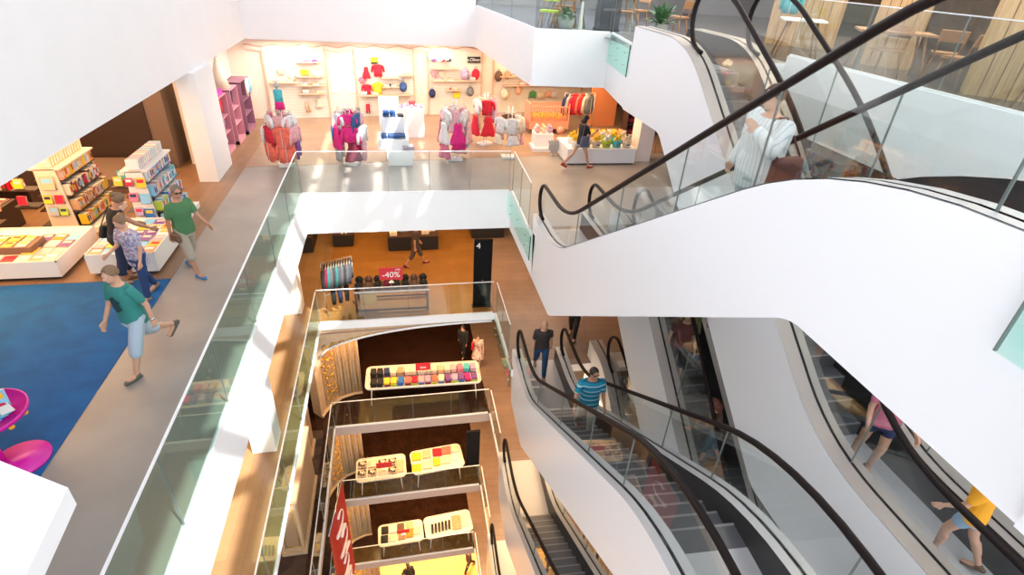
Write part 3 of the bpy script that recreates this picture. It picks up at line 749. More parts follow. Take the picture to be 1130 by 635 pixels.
# on the escalators
person('man in a loose white striped shirt riding the upper escalator', (3.72, 4.94, 3.92-(4.94-3.1)*.64+.0), math.radians(112), 1.80,
       pose=dict(hl=5, kl=3, hr=-5, kr=10, al=58, el=82, ar=-6, er=30, lean=6, head=10, abl=26, abr=14, twist=-20), build=1.34,
       top=(stripes('white_striped_shirt', (0.74, 0.77, 0.77), (0.50, 0.56, 0.58), 22, thin=.2, axis=0), 'tunic', 'long'), bottom=(cloth('pale_jeans', (0.45, 0.52, 0.55)), 'trousers'), shoes=mat('white_shoe', (0.5, 0.5, 0.5), 0.6),
       hair=(HB, 'short'), extra=[shoulder_bag(mat('red_brown_bag', (0.10, 0.03, 0.03), 0.6), -1, .02, -.1, (.14, .36, .30))])
person('man in turquoise striped polo shirt riding up with hand on the rail', (3.42, 7.5, -3.9+.64*(9.2-7.5)+.02), math.radians(175), 1.76,
       pose=dict(hl=4, kl=4, hr=-12, kr=14, al=10, el=25, ar=40, er=25, lean=2, head=4, abr=24, turn=15), build=1.12,
       top=(stripes('turquoise_striped_shirt', (0.01, 0.27, 0.42), (0.62, 0.72, 0.76), 9, (0.01, 0.12, 0.22), thin=.14), 'shirt'), bottom=(cloth('off_white', (0.55, 0.56, 0.50)), 'trousers'), shoes=mat('white_shoe', (0.5, 0.5, 0.5), 0.6),
       hair=(HD, 'short'), skin=SKINT, extra=[sunglasses, watch(STEEL, 'AR')])
p = ground(595, 412, -3.9)
person('bald man in dark brown t-shirt and jeans walking to the escalator', (p.x, p.y, -3.9), math.radians(170), 1.78,
       pose=dict(hl=18, kl=5, hr=-16, kr=22, al=-20, el=22, ar=14, er=18, lean=6, head=16),
       top=(cloth('dark_brown', (0.045, 0.032, 0.03)), 'shirt'), bottom=(cloth('jeans', (0.02, 0.07, 0.17)), 'trousers'), shoes=BLACK, skin=SKIN, hair=None)
# ------------------------------------------------------------------ text
def text(s, size, m, parent, loc, rot, ext=0.003, name='lettering', align='CENTER', shear=0.0):
    cu = bpy.data.curves.new(name, 'FONT'); cu.body = s; cu.size = size; cu.extrude = ext; cu.align_x = align; cu.align_y = 'CENTER'; cu.shear = shear
    cu.materials.append(m); o = bpy.data.objects.new(name, cu); col.objects.link(o); bpy.context.view_layer.update()
    me = bpy.data.meshes.new_from_object(o.evaluated_get(bpy.context.evaluated_depsgraph_get()))
    bpy.data.objects.remove(o); o = bpy.data.objects.new(name, me); col.objects.link(o)
    o.parent = parent; o.location = loc; o.rotation_euler = rot
    return o
# ------------------------------------------------------------------ garments
PAL = dict(coral=(0.85, 0.17, 0.12), hotpink=(0.75, 0.02, 0.22), red=(0.62, 0.012, 0.04), white=(0.80, 0.76, 0.76), palepink=(0.80, 0.42, 0.45), rose=(0.72, 0.20, 0.30), cream=(0.80, 0.66, 0.50),
           yellow=(0.85, 0.55, 0.03), navy=(0.02, 0.03, 0.10), denim=(0.04, 0.10, 0.26), purple=(0.20, 0.07, 0.28), lilac=(0.50, 0.36, 0.55), turquoise=(0.08, 0.48, 0.55), grey=(0.20, 0.20, 0.21), lightgrey=(0.42, 0.42, 0.44), black=(0.015, 0.014, 0.016),
           green=(0.10, 0.35, 0.12), teal=(0.03, 0.16, 0.16), brown=(0.16, 0.08, 0.05), tan=(0.55, 0.32, 0.18), orange=(0.85, 0.28, 0.04), blue=(0.03, 0.16, 0.50), sky=(0.25, 0.55, 0.80), lime=(0.45, 0.60, 0.05), wine=(0.20, 0.01, 0.04), slate=(0.06, 0.065, 0.08), charcoal=(0.03, 0.03, 0.035), smoke=(0.10, 0.10, 0.11), apricot=(0.85, 0.48, 0.30))
def fab(c): return mat('fabric_'+c, PAL[c], 0.85, var=.22, scale=14)
_G = {}
def garment_mesh(kind, c):
    key = (kind, c)
    if key in _G: return _G[key]
    b = MB(); m = fab(c)
    W = {'top': [(0, .13), (-.04, .19), (-.12, .17), (-.3, .165), (-.46, .17)], 'dress': [(0, .09), (-.06, .13), (-.2, .13), (-.36, .19), (-.55, .25), (-.62, .26)],
         'jacket': [(0, .15), (-.04, .21), (-.14, .19), (-.35, .19), (-.56, .20)], 'skirt': [(-.02, .12), (-.12, .17), (-.26, .23), (-.32, .24)], 'trousers': [(0, .14), (-.15, .15), (-.22, .15)],
         'cardigan': [(0, .13), (-.05, .19), (-.2, .17), (-.42, .18)]}[kind]
    n = 22; vs = []
    for j, (z, hw) in enumerate(W):
        for k in range(n):
            a = 2*PI*k/n; wob = 1+(0.18 if kind in ('dress', 'skirt') else 0.07)*math.sin(6*a)*(-z)*1.6
            vs.append((hw*math.cos(a), 0.045*math.sin(a)*wob*(1+(-z)*(1.6 if kind in ('dress', 'skirt') else .4)), z-0.008*math.sin(5*a)*j*.4))
    fs = [(j*n+k, j*n+(k+1) % n, (j+1)*n+(k+1) % n, (j+1)*n+k) for j in range(len(W)-1) for k in range(n)]
    fs += [tuple(range(n-1, -1, -1)), tuple(range((len(W)-1)*n, len(W)*n))]
    b.add(vs, fs, m, True)
    if kind in ('top', 'jacket', 'cardigan'):
        L = .40 if kind != 'top' else .2
        for s in (-1, 1): b.tube([(s*.14, 0, -.05), (s*.20, 0, -.09), (s*.235, .01, -.09-L*.5), (s*.24, .02, -.09-L)], [.05, .052, .045, .038], m, 10)
    if kind == 'trousers':
        for s in (-1, 1): b.tube([(s*.075, 0, -.12), (s*.085, 0, -.4), (s*.09, 0, -.66)], [.078, .066, .062], m, 10)
    if kind in ('dress',):
        for s in (-1, 1): b.tube([(s*.06, 0, -.01), (s*.05, 0, .05)], .012, m, 6)
    if kind == 'jacket': b.box((0, -.055, -.3), (.012, .02, .5), mat('zip', (.6, .6, .6), .4)); b.tube([(-.09, 0, 0), (0, .04, .04), (.09, 0, 0)], .035, m, 8)
    o = b.build('garment'); me = o.data; bpy.data.objects.remove(o); _G[key] = me; return me
def hanger_mesh():
    if 'h' in _G: return _G['h']
    b = MB(); b.tube([(-.16, 0, -.02), (0, 0, .045), (.16, 0, -.02)], .008, mat('hanger_wood', (.5, .33, .2), .5), 6)
    b.tube([(0, 0, .045), (0, 0, .09), (.02, 0, .115), (.035, 0, .09)], .004, STEEL, 6)
    o = b.build('hanger'); me = o.data; bpy.data.objects.remove(o); _G['h'] = me; return me
CN = dict(hotpink='hot pink', palepink='pale pink', lightgrey='light grey', lilac='lilac', wine='wine red', sky='sky blue', tan='tan')
def cn(c): return CN.get(c, c)
def garment(kind, c, loc, rz, label, group=None, s=1.0, hang=True):
    nm = {'top': 'shirt', 'dress': 'dress', 'jacket': 'jacket', 'skirt': 'skirt', 'trousers': 'trousers', 'cardigan': 'cardigan'}[kind]
    r = bpy.data.objects.new(nm, garment_mesh(kind, c)); col.objects.link(r); r.location = loc; r.rotation_euler = (0, 0, rz); r.scale = (s, s, s)
    tag(r, label, nm if nm != 'trousers' else 'trousers', group)
    if hang:
        h = bpy.data.objects.new('hanger', hanger_mesh()); col.objects.link(h); h.parent = r
    return r
def stand(x, y, rz, h, label, tiers, s=1.0, rackname='rack', zf=0.006):
    """floor stand with arms; tiers: list of (height, [(kind, colour)...], radius)"""
    root = thing('garment_stand', label, 'clothes stand', (x, y, zf), rz)
    MB().box((0, 0, .03), (.42, .34, .06), WHITEM).build('base', root)
    for sx_ in (-.06, .06): MB().tube([(sx_, 0, .05), (sx_, 0, h)], .012, STEEL, 8).build('pole', root)
    for ti, (z, items, rad) in enumerate(tiers):
        items = list(items)+([('top', 'white')] if ti == 0 else []); n = len(items); z += .14; rad *= 1.2
        b = MB()
        for i in range(n):
            a = 2*PI*i/n-PI/2+ti*.12-rz; b.tube([(0, 0, min(z+.09, h-.02)), (math.cos(a)*rad, math.sin(a)*rad*.8, z+.11)], .007, STEEL, 6)
        b.build('arms', root)
        for i, (kind, c) in enumerate(items):
            a = 2*PI*i/n-PI/2+ti*.12
            side_ = ['right-hand', 'rear right', 'rear left', 'left-hand', 'front left', 'front right'][int(((a % (2*PI))/(2*PI))*6) % 6]
            garment(kind, c, (x+math.cos(a)*rad, y+math.sin(a)*rad*.8, zf+z), a+PI/2+random.uniform(-.15, .15),
                    '%s %s on the %s side, %s tier, %s' % (cn(c), kind if kind != 'top' else 'shirt', side_, ('upper', 'middle', 'lower')[ti if len(tiers) > 2 else ti*2], rackname), 'garments on the '+rackname, s)
    return root
def G(px_, py_): return at(px_, py_, Z=0.006)
p = G(313, 186)
stand(p.x+.05, p.y+.25, .2, 1.75, 'white based garment stand loaded with coral jackets and a child mannequin on top', [
    (1.30, [('cardigan', 'palepink'), ('top', 'white'), ('top', 'white'), ('dress', 'palepink'), ('dress', 'rose')], .26),
    (1.02, [('jacket', 'coral'), ('cardigan', 'palepink'), ('dress', 'white'), ('top', 'white'), ('cardigan', 'white'), ('cardigan', 'red')], .34),
    (.62, [('jacket', 'coral'), ('cardigan', 'purple'), ('cardigan', 'navy'), ('top', 'lilac'), ('jacket', 'coral')], .34)], rackname='coral jacket stand')
p = G(388, 184)
stand(p.x, p.y+.25, -.3, 1.75, 'garment stand with hot pink and white clothes near the sunlit floor patch', [
    (1.35, [('top', 'hotpink'), ('cardigan', 'denim'), ('top', 'palepink'), ('dress', 'hotpink'), ('cardigan', 'white')], .26),
    (1.02, [('cardigan', 'hotpink'), ('cardigan', 'white'), ('dress', 'white'), ('top', 'white'), ('cardigan', 'denim'), ('dress', 'hotpink')], .34),
    (.66, [('dress', 'wine'), ('trousers', 'palepink'), ('top', 'hotpink'), ('trousers', 'white'), ('trousers', 'lightgrey')], .32)], rackname='hot pink stand')
p = G(503, 179)
stand(p.x, p.y+.25, .1, 1.8, 'garment stand with pale pink dresses and magenta shorts right of the white step table', [
    (1.40, [('dress', 'palepink'), ('top', 'white'), ('cardigan', 'palepink'), ('dress', 'white'), ('top', 'palepink')], .28),
    (1.05, [('dress', 'hotpink'), ('dress', 'palepink'), ('dress', 'white'), ('cardigan', 'rose'), ('dress', 'rose'), ('dress', 'white')], .36),
    (.60, [('skirt', 'hotpink'), ('skirt', 'white'), ('dress', 'palepink'), ('skirt', 'hotpink'), ('dress', 'rose')], .32)], rackname='pale pink dress stand')
p = G(543, 168)
stand(p.x-.1, p.y+.9, .5, 1.7, 'garment stand with red and lilac dresses behind the tulle skirts', [
    (1.35, [('top', 'red'), ('dress', 'lilac'), ('dress', 'palepink'), ('top', 'cream')], .26),
    (.85, [('dress', 'red'), ('dress', 'lilac'), ('skirt', 'red'), ('dress', 'white'), ('dress', 'red')], .34)], rackname='red dress stand')
p = G(562, 176)
stand(p.x, p.y+.2, 0, 1.6, 'low garment stand with white shirts and pale tulle skirts', [
    (1.15, [('top', 'white'), ('top', 'cream'), ('cardigan', 'white'), ('top', 'brown'), ('dress', 'palepink')], .30),
    (.66, [('skirt', 'white'), ('skirt', 'palepink'), ('skirt', 'white'), ('skirt', 'palepink'), ('skirt', 'cream')], .34)], rackname='tulle skirt stand')
# child torso mannequin on the first stand
p = G(313, 186); r = thing('mannequin', 'small child mannequin in turquoise vest above the coral jackets', 'mannequin', (p.x+.1, p.y+.3, 1.76))
b = MB(); MBM = mat('mannequin_grey', (.45, .45, .46), .5)
loft(b, [(Vector((0, 0, z)), a, d, Vector((1, 0, 0)), Vector((0, 1, 0))) for z, a, d in ((0, .10, .07), (.12, .095, .07), (.28, .11, .075), (.35, .05, .04))], MBM)
b.ball((0, 0, .45), (.065, .075, .085), MBM); b.tube([(0, 0, .33), (0, 0, .4)], .03, MBM); b.build('torso', r)
b = MB(); loft(b, [(Vector((0, 0, z)), a, d, Vector((1, 0, 0)), Vector((0, 1, 0))) for z, a, d in ((.02, .115, .085), (.14, .11, .085), (.3, .12, .085), (.335, .07, .06))], fab('turquoise')); b.build('vest', r)
b = MB(); loft(b, [(Vector((0, 0, z)), a, d, Vector((1, 0, 0)), Vector((0, 1, 0))) for z, a, d in ((-.18, .14, .12), (-.05, .12, .1), (.05, .105, .08))], fab('hotpink')); b.build('shorts', r)

# ------------------------------------------------------------------ back wall fittings
WS = 0.14/0.94
def wall_y(x): return 21.25+.15*(x+5.5)
WA = math.atan(.15)
def W_(px_, py_, off=0.0):
    d = _f + RT*((px_-565)/FPX) - UP*((py_-317.5)/FPX); n = Vector((-.15, 1, 0)); k = 21.25+.15*5.5-off
    return EYE + d*((k-n.dot(EYE))/n.dot(d))
SLAT = planks('slatted_cream_panel', (.88, .82, .70), (.86, .80, .68), (.74, .66, .55), .5, 30, .1, 0, .008)
SLAT.node_tree.nodes['Mapping'].inputs['Rotation'].default_value = (PI/2, 0, 0)
SHELFM = mat('pale_pine_shelf', (.72, .44, .30), .5)
def wall_panel(x0, x1, ztop, label, shelves):
    """shelves: (u0, u1, z) in metres along the panel"""
    a, b_ = W_(x0, 100, .06), W_(x1, 100, .06)
    L = (b_-a).length if False else abs(b_.x-a.x)/math.cos(WA)
    root = thing('wall_display_panel', label, 'display panel', (a.x, wall_y(a.x)-.05, 0.006), WA)
    MB().box((L/2, 0, ztop/2), (L, .07, ztop), SLAT).build('slatted_board', root)
    for x in (0, L): MB().box((x, -.02, ztop/2), (.05, .1, ztop), SHELFM).build('side_post', root)
    for u0, u1, z in shelves: MB().box(((u0+u1)/2*L, -.17, z), ((u1-u0)*L, .26, .03), SHELFM).build('shelf', root)
    return root, L
P1, L1 = wall_panel(296, 362, 2.42, 'cream slatted wall panel behind the coral jacket stand', [(.05, .48, 1.28), (.5, .92, 1.95), (.5, .95, 1.48), (.5, .95, 1.18), (.5, .95, .9)])
P2, L2 = wall_panel(394, 457, 2.42, 'cream slatted wall panel with red and yellow clothes', [(.42, .72, 1.42), (.42, .72, 1.1), (.05, .95, .8), (.72, .98, 1.5)])
P3, L3 = wall_panel(473, 531, 2.35, 'cream slatted wall panel under the cloud shaped lamp', [(.05, .55, 1.75), (.05, .95, 1.3), (.3, .6, .95)])
P4, L4 = wall_panel(544, 640, 2.3, 'pine slatted wall panel with straw bags above the toy crib', [(.05, .5, 1.45), (.1, .95, 1.1)])
area(-3.3, 20.9, 2.62, 1.8, .2, 26, (1, .86, .66)); area(-.6, 21.2, 2.62, 1.8, .2, 26, (1, .86, .66)); area(1.9, 21.6, 2.62, 1.6, .2, 24, (1, .86, .66)); area(4.9, 21.9, 2.62, 2.0, .2, 22, (1, .75, .45))
# wavy pelmet
b = MB(); pts = [(x, wall_y(x)-.1-.0, 2.46+.035*math.sin(x*7.5)) for x in [-4.9+i*.06 for i in range(150)]]
b.tube(pts, .02, mat('pelmet_pink', (.62, .36, .30), .6), 6); vs = []
for x, y, z in pts: vs += [(x, y, z), (x, y, z-.14-.0)]
b.add(vs, [(2*i, 2*i+1, 2*i+3, 2*i+2) for i in range(len(pts)-1)], mat('pelmet_light', (.78, .58, .50), .6))
struct(b.build('trim_3'), 'wavy pink pelmet along the top of the shop wall')
# cloud lamp
p = W_(485, 62, .25); b = MB()
CL = mat('cloud_lamp', (.95, .85, .7), .5, emit=(1, .78, .5), es=1.6)
for dx, dz, rr in ((-.3, 0, .13), (-.12, .08, .18), (.1, .05, .17), (.28, -.02, .12), (0, -.03, .16)): b.ball((dx, 0, dz), (rr, .07, rr), CL, 14)
o = b.build('wall_lamp', None, p); tag(o, 'cream cloud shaped glowing lamp on the shop wall', 'lamp')
p = W_(335, 55, .2); b = MB()
for dx, dz, rr in ((-.12, 0, .1), (0, .06, .12), (.12, 0, .1)): b.ball((dx, 0, dz), (rr, .06, rr), CL, 12)
o = b.build('wall_lamp', None, p); tag(o, 'small cloud shaped glowing lamp above the cream panel by the corner', 'lamp')
# signs
def wall_sign(px_, py_, w, h, c, label, stripe=None, word=None, off=.14):
    p = W_(px_, py_, off); r = thing('wall_sign', label, 'sign', p, WA)
    bd = MB().box((0, 0, 0), (w, .02, h), c).build('board', r)
    if stripe: MB().box((0, -.012, -h*.32), (w*.98, .01, h*.28), stripe).build('band', r)
    if word: text(word, h*.75, mat('sign_white', (.9, .9, .9), .5), bd, (0, -.014, 0), (PI/2, 0, 0))
YS = mat('sign_yellow', (.90, .68, .02), .5)
wall_sign(336, 81, .27, .24, YS, 'small yellow sign with dark lower band behind the child mannequin', BLACK)
wall_sign(413, 67, .26, .24, YS, 'small yellow sign with dark lower band above the red tops', BLACK)
wall_sign(523, 66, .52, .22, BLACK, 'black brand sign with white lettering beside the cloud lamp', None, 's.Oliver')
wall_sign(504, 105, .26, .2, YS, 'small yellow sign behind the pale pink dress stand')
# clothes pinned on the wall
for px_, py_, kind, c, s, txt in ((404, 78, 'dress', 'red', .62, 'crimson pinafore at the upper left of the wall panel'), (417, 77, 'top', 'red', .9, 'red shirt hanging under the yellow sign'),
        (405, 98, 'top', 'red', .75, 'crimson shirt in the middle row of the wall panel'), (417, 97, 'top', 'yellow', .9, 'yellow shirt below the red one'), (406, 118, 'trousers', 'red', .5, 'red trousers at the foot of the wall panel'),
        (400, 88, 'top', 'rose', .5, 'small rose shirt between the two crimson ones'), (395, 122, 'trousers', 'grey', .5, 'grey trousers beside the red ones'),
        (310, 78, 'top', 'cream', .55, 'cream shirt at the left of the corner wall panel'), (350, 82, 'top', 'white', .6, 'white shirt at the right of the corner wall panel'), (322, 84, 'top', 'cream', .5, 'cream shirt near the yellow sign'),
        (340, 116, 'trousers', 'apricot', .55, 'apricot trousers low on the corner wall panel'), (352, 112, 'dress', 'cream', .5, 'cream dress low on the corner wall panel'),
        (441, 85, 'top', 'white', .5, 'white shirt at the right of the red clothes panel'), (451, 83, 'top', 'cream', .45, 'cream shirt at the edge of the red clothes panel'),
        (479, 80, 'top', 'palepink', .55, 'pale pink shirt under the cloud lamp'), (488, 82, 'top', 'cream', .5, 'cream shirt under the cloud lamp'),
        (588, 104, 'cardigan', 'green', .62, 'green cardigan above the toy crib'), (596, 105, 'cardigan', 'cream', .62, 'cream cardigan above the toy crib'), (605, 104, 'cardigan', 'apricot', .6, 'apricot cardigan above the toy crib'), (612, 104, 'cardigan', 'white', .6, 'white cardigan above the toy crib')):
    p = W_(px_, py_, .16); garment(kind, c, (p.x, p.y, p.z+.2*s), WA, txt, 'clothes pinned on the shop wall', s)
# bags and hats on the wall
def backpack(px_, py_, c, s, label, off=.2):
    p = W_(px_, py_, off); r = thing('backpack', label, 'backpack', p, WA); m = fab(c)
    b = MB(); b.ball((0, 0, 0), (.15*s, .09*s, .19*s), m, 14); o = b.build('bag_body', r)
    MB().ball((0, -.07*s, -.05*s), (.1*s, .05*s, .08*s), m, 12).build('pocket', o)
    MB().tube([(-.04*s, 0, .17*s), (-.03*s, 0, .24*s), (.03*s, 0, .24*s), (.04*s, 0, .17*s)], .01*s, m, 6).build('handle', o)
for px_, py_, c, s, t in ((445, 96, 'denim', 1.0, 'dark denim backpack on the red clothes panel'), (513, 82, 'lilac', 1.1, 'blue lilac backpack under the black sign'), (525, 82, 'red', 1.1, 'crimson backpack under the black sign'),
        (477, 103, 'navy', .9, 'navy rucksack at the left of the black sign panel'), (519, 101, 'grey', 1.0, 'grey satchel below the crimson backpack'), (550, 84, 'brown', 1.1, 'brown bag on the panel above the tulle skirts'), (560, 83, 'tan', .9, 'tan bag beside the brown one'),
        (557, 104, 'cream', 1.2, 'straw coloured bag in the middle of the pine panel'), (572, 100, 'apricot', .9, 'apricot bag on the pine panel')):
    backpack(px_, py_, c, s, t)
def cap_(px_, py_, c, s, label, off=.18):
    p = W_(px_, py_, off); b = MB(); m = fab(c)
    b.ball((0, 0, 0), (.11*s, .11*s, .08*s), m, 12); b.ball((0, -.11*s, -.03*s), (.09*s, .08*s, .015*s), m, 10)
    o = b.build('cap', None, p, WA); tag(o, label, 'cap', 'caps and small hats on the wall shelves')
for px_, py_, c, t in ((330, 68, 'lilac', 'lilac cap on the top shelf of the corner panel'), (338, 68, 'rose', 'rose cap on the top shelf of the corner panel'), (347, 68, 'purple', 'purple cap on the top shelf of the corner panel'), (431, 95, 'navy', 'navy cap on the short middle shelf'), (479, 66, 'purple', 'purple cap below the cloud lamp'), (488, 66, 'red', 'red cap below the cloud lamp'), (495, 66, 'navy', 'navy cap below the cloud lamp'), (499, 99, 'red', 'red cap on the black sign panel')):
    cap_(px_, py_, c, 1.0, t)
# folded piles on the shelves
def fold_stack(loc, rz, cols, label, group=None, w=.28, d=.24, t=.035):
    for i, c in enumerate(cols):
        b = MB(); b.box((0, 0, t/2), (w, d, t*.92), fab(c)); o = b.build('folded_shirt', None, (loc[0]+random.uniform(-.01, .01), loc[1], loc[2]+i*t), rz+random.uniform(-.06, .06))
        mod = o.modifiers.new('bevel', 'BEVEL'); mod.width = .014; mod.segments = 3
        tag(o, '%s folded garment %s up in pile %s' % (cn(c), ORD[i], label), 'clothes', group or 'folded clothes')
for root, L, uz in ((P1, L1, [(.6, 1.195), (.8, 1.195), (.62, .915), (.85, .915), (.15, 1.295), (.38, 1.295), (.85, 1.495)]), (P2, L2, [(.5, 1.115), (.63, 1.115), (.1, .815), (.3, .815), (.85, 1.515)]), (P3, L3, [(.15, 1.315), (.4, 1.315), (.8, 1.315), (.45, .965)]), (P4, L4, [(.2, 1.465), (.4, 1.465), (.3, 1.115), (.6, 1.115), (.85, 1.115)])):
    for i, (u, z) in enumerate(uz):
        q = root.matrix_basis @ Vector((u*L, -.17, z))
        cs = [[('cream'), ('palepink')], ['white', 'apricot'], ['palepink', 'white', 'cream'], ['apricot', 'cream']][i % 4]
        fold_stack((q.x, q.y, q.z), WA, cs, '%s along the %s shelves' % (ORD[i], {P1.name: 'corner panel', P2.name: 'red clothes panel', P3.name: 'cloud lamp panel', P4.name: 'pine panel'}[root.name]), 'folded clothes on the wall shelves', .22, .2, .04)
# white lamps boards on the pillar strip between panels
for px_, t in ((370, 'left'), (388, 'right')):
    p = W_(px_, 93, .03); o = MB().box((0, 0, 0), (.26, .02, .6), mat('glow_board', (.95, .93, .9), .4)).build('wall_card', None, p, WA); tag(o, 'upright white card on the peach wall strip, the %s one of the two' % t, 'card')

# ------------------------------------------------------------------ pink wardrobes at the side wall
PINK = mat('pink_lacquer', (.62, .27, .34), .45); PINKD = mat('plum_lacquer', (.30, .13, .20), .45); MAG = mat('magenta_paint', (.62, .03, .42), .5)
def wardrobe(x, y, w, d, h, m, label, rz=0):
    r = thing('open_wardrobe', label, 'wardrobe', (x, y, .006), rz); t = .03
    MB().bb(-d, 0, 0, t, 0, h, m).build('side_board', r); MB().bb(-d, 0, w-t, w, 0, h, m).build('side_board', r)
    MB().bb(-d, -d+t, 0, w, 0, h, m).build('back_board', r); MB().bb(-d, 0, 0, w, h-t, h, m).build('top_board', r); MB().bb(-d, 0, 0, w, 0, .1, m).build('plinth', r)
    for z in (.55, 1.0): MB().bb(-d+.02, -.03, t, w-t, z, z+.025, m).build('shelf', r)
    return r
wardrobe(-4.85, 17.0, .9, .5, 1.62, PINK, 'pink open wardrobe nearest the white column')
wardrobe(-4.80, 18.15, .9, .5, 1.62, PINK, 'pink open wardrobe in the middle of the row')
wardrobe(-4.75, 19.3, 1.1, .5, 1.62, PINKD, 'plum coloured open wardrobe by the shop corner')
for i, (y, z, k, c) in enumerate(((17.3, 1.5, 'top', 'navy'), (17.6, 1.5, 'top', 'red'), (17.45, .95, 'top', 'lilac'), (17.4, .52, 'skirt', 'white'), (18.4, 1.5, 'cardigan', 'palepink'), (18.75, 1.5, 'cardigan', 'navy'), (18.6, .95, 'dress', 'white'), (19.6, 1.5, 'cardigan', 'white'), (20.0, 1.5, 'cardigan', 'lightgrey'))):
    garment(k, c, (-4.98, y, z), PI/2, '%s %s hanging %s along the pink wardrobes' % (cn(c), k, ORD[i]), 'clothes in the pink wardrobes', .75)
for y, c in ((19.5, 'white'), (19.85, 'sky')): garment('cardigan', c, (-4.6, y, 1.72), PI/2+.2, '%s cardigan hung on the outside of the plum wardrobe' % cn(c), 'clothes in the pink wardrobes', .95)
o = MB().box((0, 0, .06), (.4, .7, .12), MAG).build('storage_box', None, (-5.1, 17.45, 1.63)); tag(o, 'flat magenta box on top of the pink wardrobe', 'box')
r = thing('wicker_bag', 'tall pinkish wicker bag standing on the magenta box', 'bag', (-5.1, 17.4, 1.755))
b = MB(); b.lathe((0, 0, 0), [(.16, 0), (.2, .15), (.22, .42), (.19, .5)], mat('wicker_pink', (.55, .32, .28), .8, var=.5, scale=40, stretch=(1, 1, .2)), 16, .7, 1.2); b.build('bag_body', r)
MB().tube([(0, -.15, .48), (0, -.1, .72), (0, .1, .72), (0, .15, .48)], .014, fab('tan'), 6).build('handle', r)
r = thing('lampshade_ornament', 'pale cone shaped tepee ornament on the wardrobe row', 'ornament', (-5.1, 18.5, 1.63))
MB().lathe((0, 0, 0), [(.26, 0), (.14, .5), (.03, .85)], mat('tepee_cloth', (.78, .70, .55), .8), 12).build('cone', r); MB().tube([(0, 0, .8), (.06, 0, .95)], .01, fab('tan'), 5).build('stick', r)

# ------------------------------------------------------------------ white step table with jeans, white cube with pouches
p = G(440, 183); SX, SY = p.x, p.y
r = thing('step_table', 'white stepped display table with folded jeans behind the bridge glass', 'table', (SX, SY, .006))
MB().bb(-.28, .42, 0, .45, 0, .22, WHITEM).build('base_block', r); MB().bb(-.32, .46, -.05, .5, .22, .44, WHITEM).build('front_step', r); MB().bb(-.55, .32, .15, 1.0, .44, .72, WHITEM).build('middle_step', r); MB().bb(-.45, .22, .62, 1.0, .72, 1.25, WHITEM).build('rear_box', r)
for i, x in enumerate((-.38, -.18, .0, .16)):
    fold_stack((SX+x, SY+.42, .73), .05, ['denim', 'denim'] if i < 3 else ['grey', 'denim'], '%s of the front row, stepped table' % ORD[i], 'folded jeans on the stepped table', .17, .3, .05)
for i, x in enumerate((-.3, -.1, .12)): fold_stack((SX+x, SY+.8, 1.26), .05, ['denim', 'denim', 'blue'] if i < 2 else ['black'], '%s of the top row, stepped table' % ORD[i], 'folded jeans on the stepped table', .17, .25, .05)
fold_stack((SX+.3, SY+.15, .45), .2, ['lightgrey', 'lilac', 'lightgrey'], 'on the front step of the stepped table', 'folded jeans on the stepped table', .3, .28, .04)
p = G(455, 152); o = MB().bb(-.38, .42, 0, .7, 0, .95, WHITEM).build('display_plinth', None, (p.x, p.y, .006)); tag(o, 'tall white display cube behind the stepped table', 'plinth')
POUCH = patterned('pouch_print', [(.7, .68, .7), (.2, .15, .3), (.75, .3, .4), (.4, .4, .45)], 22)
for i in range(5):
    b = MB(); b.ball((0, 0, .06), (.09, .06, .065), POUCH, 10); o = b.build('pouch', None, (p.x-.3+i*.16, p.y+.2+(i % 2)*.2, .957), i*.5)
    tag(o, 'small patterned pouch on the tall white cube, %s from the left' % ORD[i], 'pouch', 'patterned pouches on the white cube')
b = MB(); b.box((0, 0, .07), (.24, .2, .14), mat('red_basket', (.7, .05, .05), .6)); o = b.build('gift_box', None, (p.x+.05, p.y+.55, .957)); tag(o, 'small red box at the rear of the tall white cube', 'box')
p = G(430, 140); o = MB().bb(-.35, .35, 0, .5, 0, .9, WHITEM).build('display_plinth', None, (p.x, p.y+.3, .006)); tag(o, 'white display block between the stepped table and the wall', 'plinth')

# ------------------------------------------------------------------ toy crib wagon
p = G(584, 149); CX, CY = p.x, p.y+.1
CRB = mat('coral_wood', (.72, .30, .20), .5)
r = thing('toy_crib', 'coral wooden crib wagon on round wheels filled with yellow toys', 'crib', (CX, CY, .006), .05)
MB().bb(0, 1.5, 0, .75, .18, .45, CRB).build('crib_box', r)
for x in (.25, 1.2):
    for y in (-.03, .78): MB().tube([(x, y-.03, .14), (x, y+.03, .14)], .14, mat('coral_wheel', (.80, .38, .30), .5), 18).build('wheel', r)
for yy in (0.02, .73):
    b = MB()
    for i in range(19): b.box((.04+i*.079, yy, .7), (.03, .025, .52), CRB)
    b.box((.75, yy, .96), (1.5, .035, .05), CRB); b.build('barred_rail', r)
for x in (0.02, 1.48): MB().box((x, .37, .62), (.04, .75, .9), CRB).build('end_board', r)
YP = mat('yellow_plush', (.92, .60, .05), .9); 
for i in range(22):
    x, y = CX+.12+(i % 11)*.125, CY+.22+(i//11)*.3+random.uniform(-.04, .04)
    b = MB(); b.ball((0, 0, 0), (.075, .085, .07), YP, 10); b.ball((.0, -.05, .07), .04, YP, 8); b.ball((0, -.09, .07), (.015, .02, .01), fab('orange'), 6)
    o = b.build('toy_duck', None, (x, y, .56+random.uniform(0, .06)), random.uniform(-1, 1)); tag(o, 'yellow plush duck %s from the left, %s row of the crib' % (ORD[i % 11], ('front', 'rear')[i//11]), 'toy', 'yellow plush ducks in the crib')
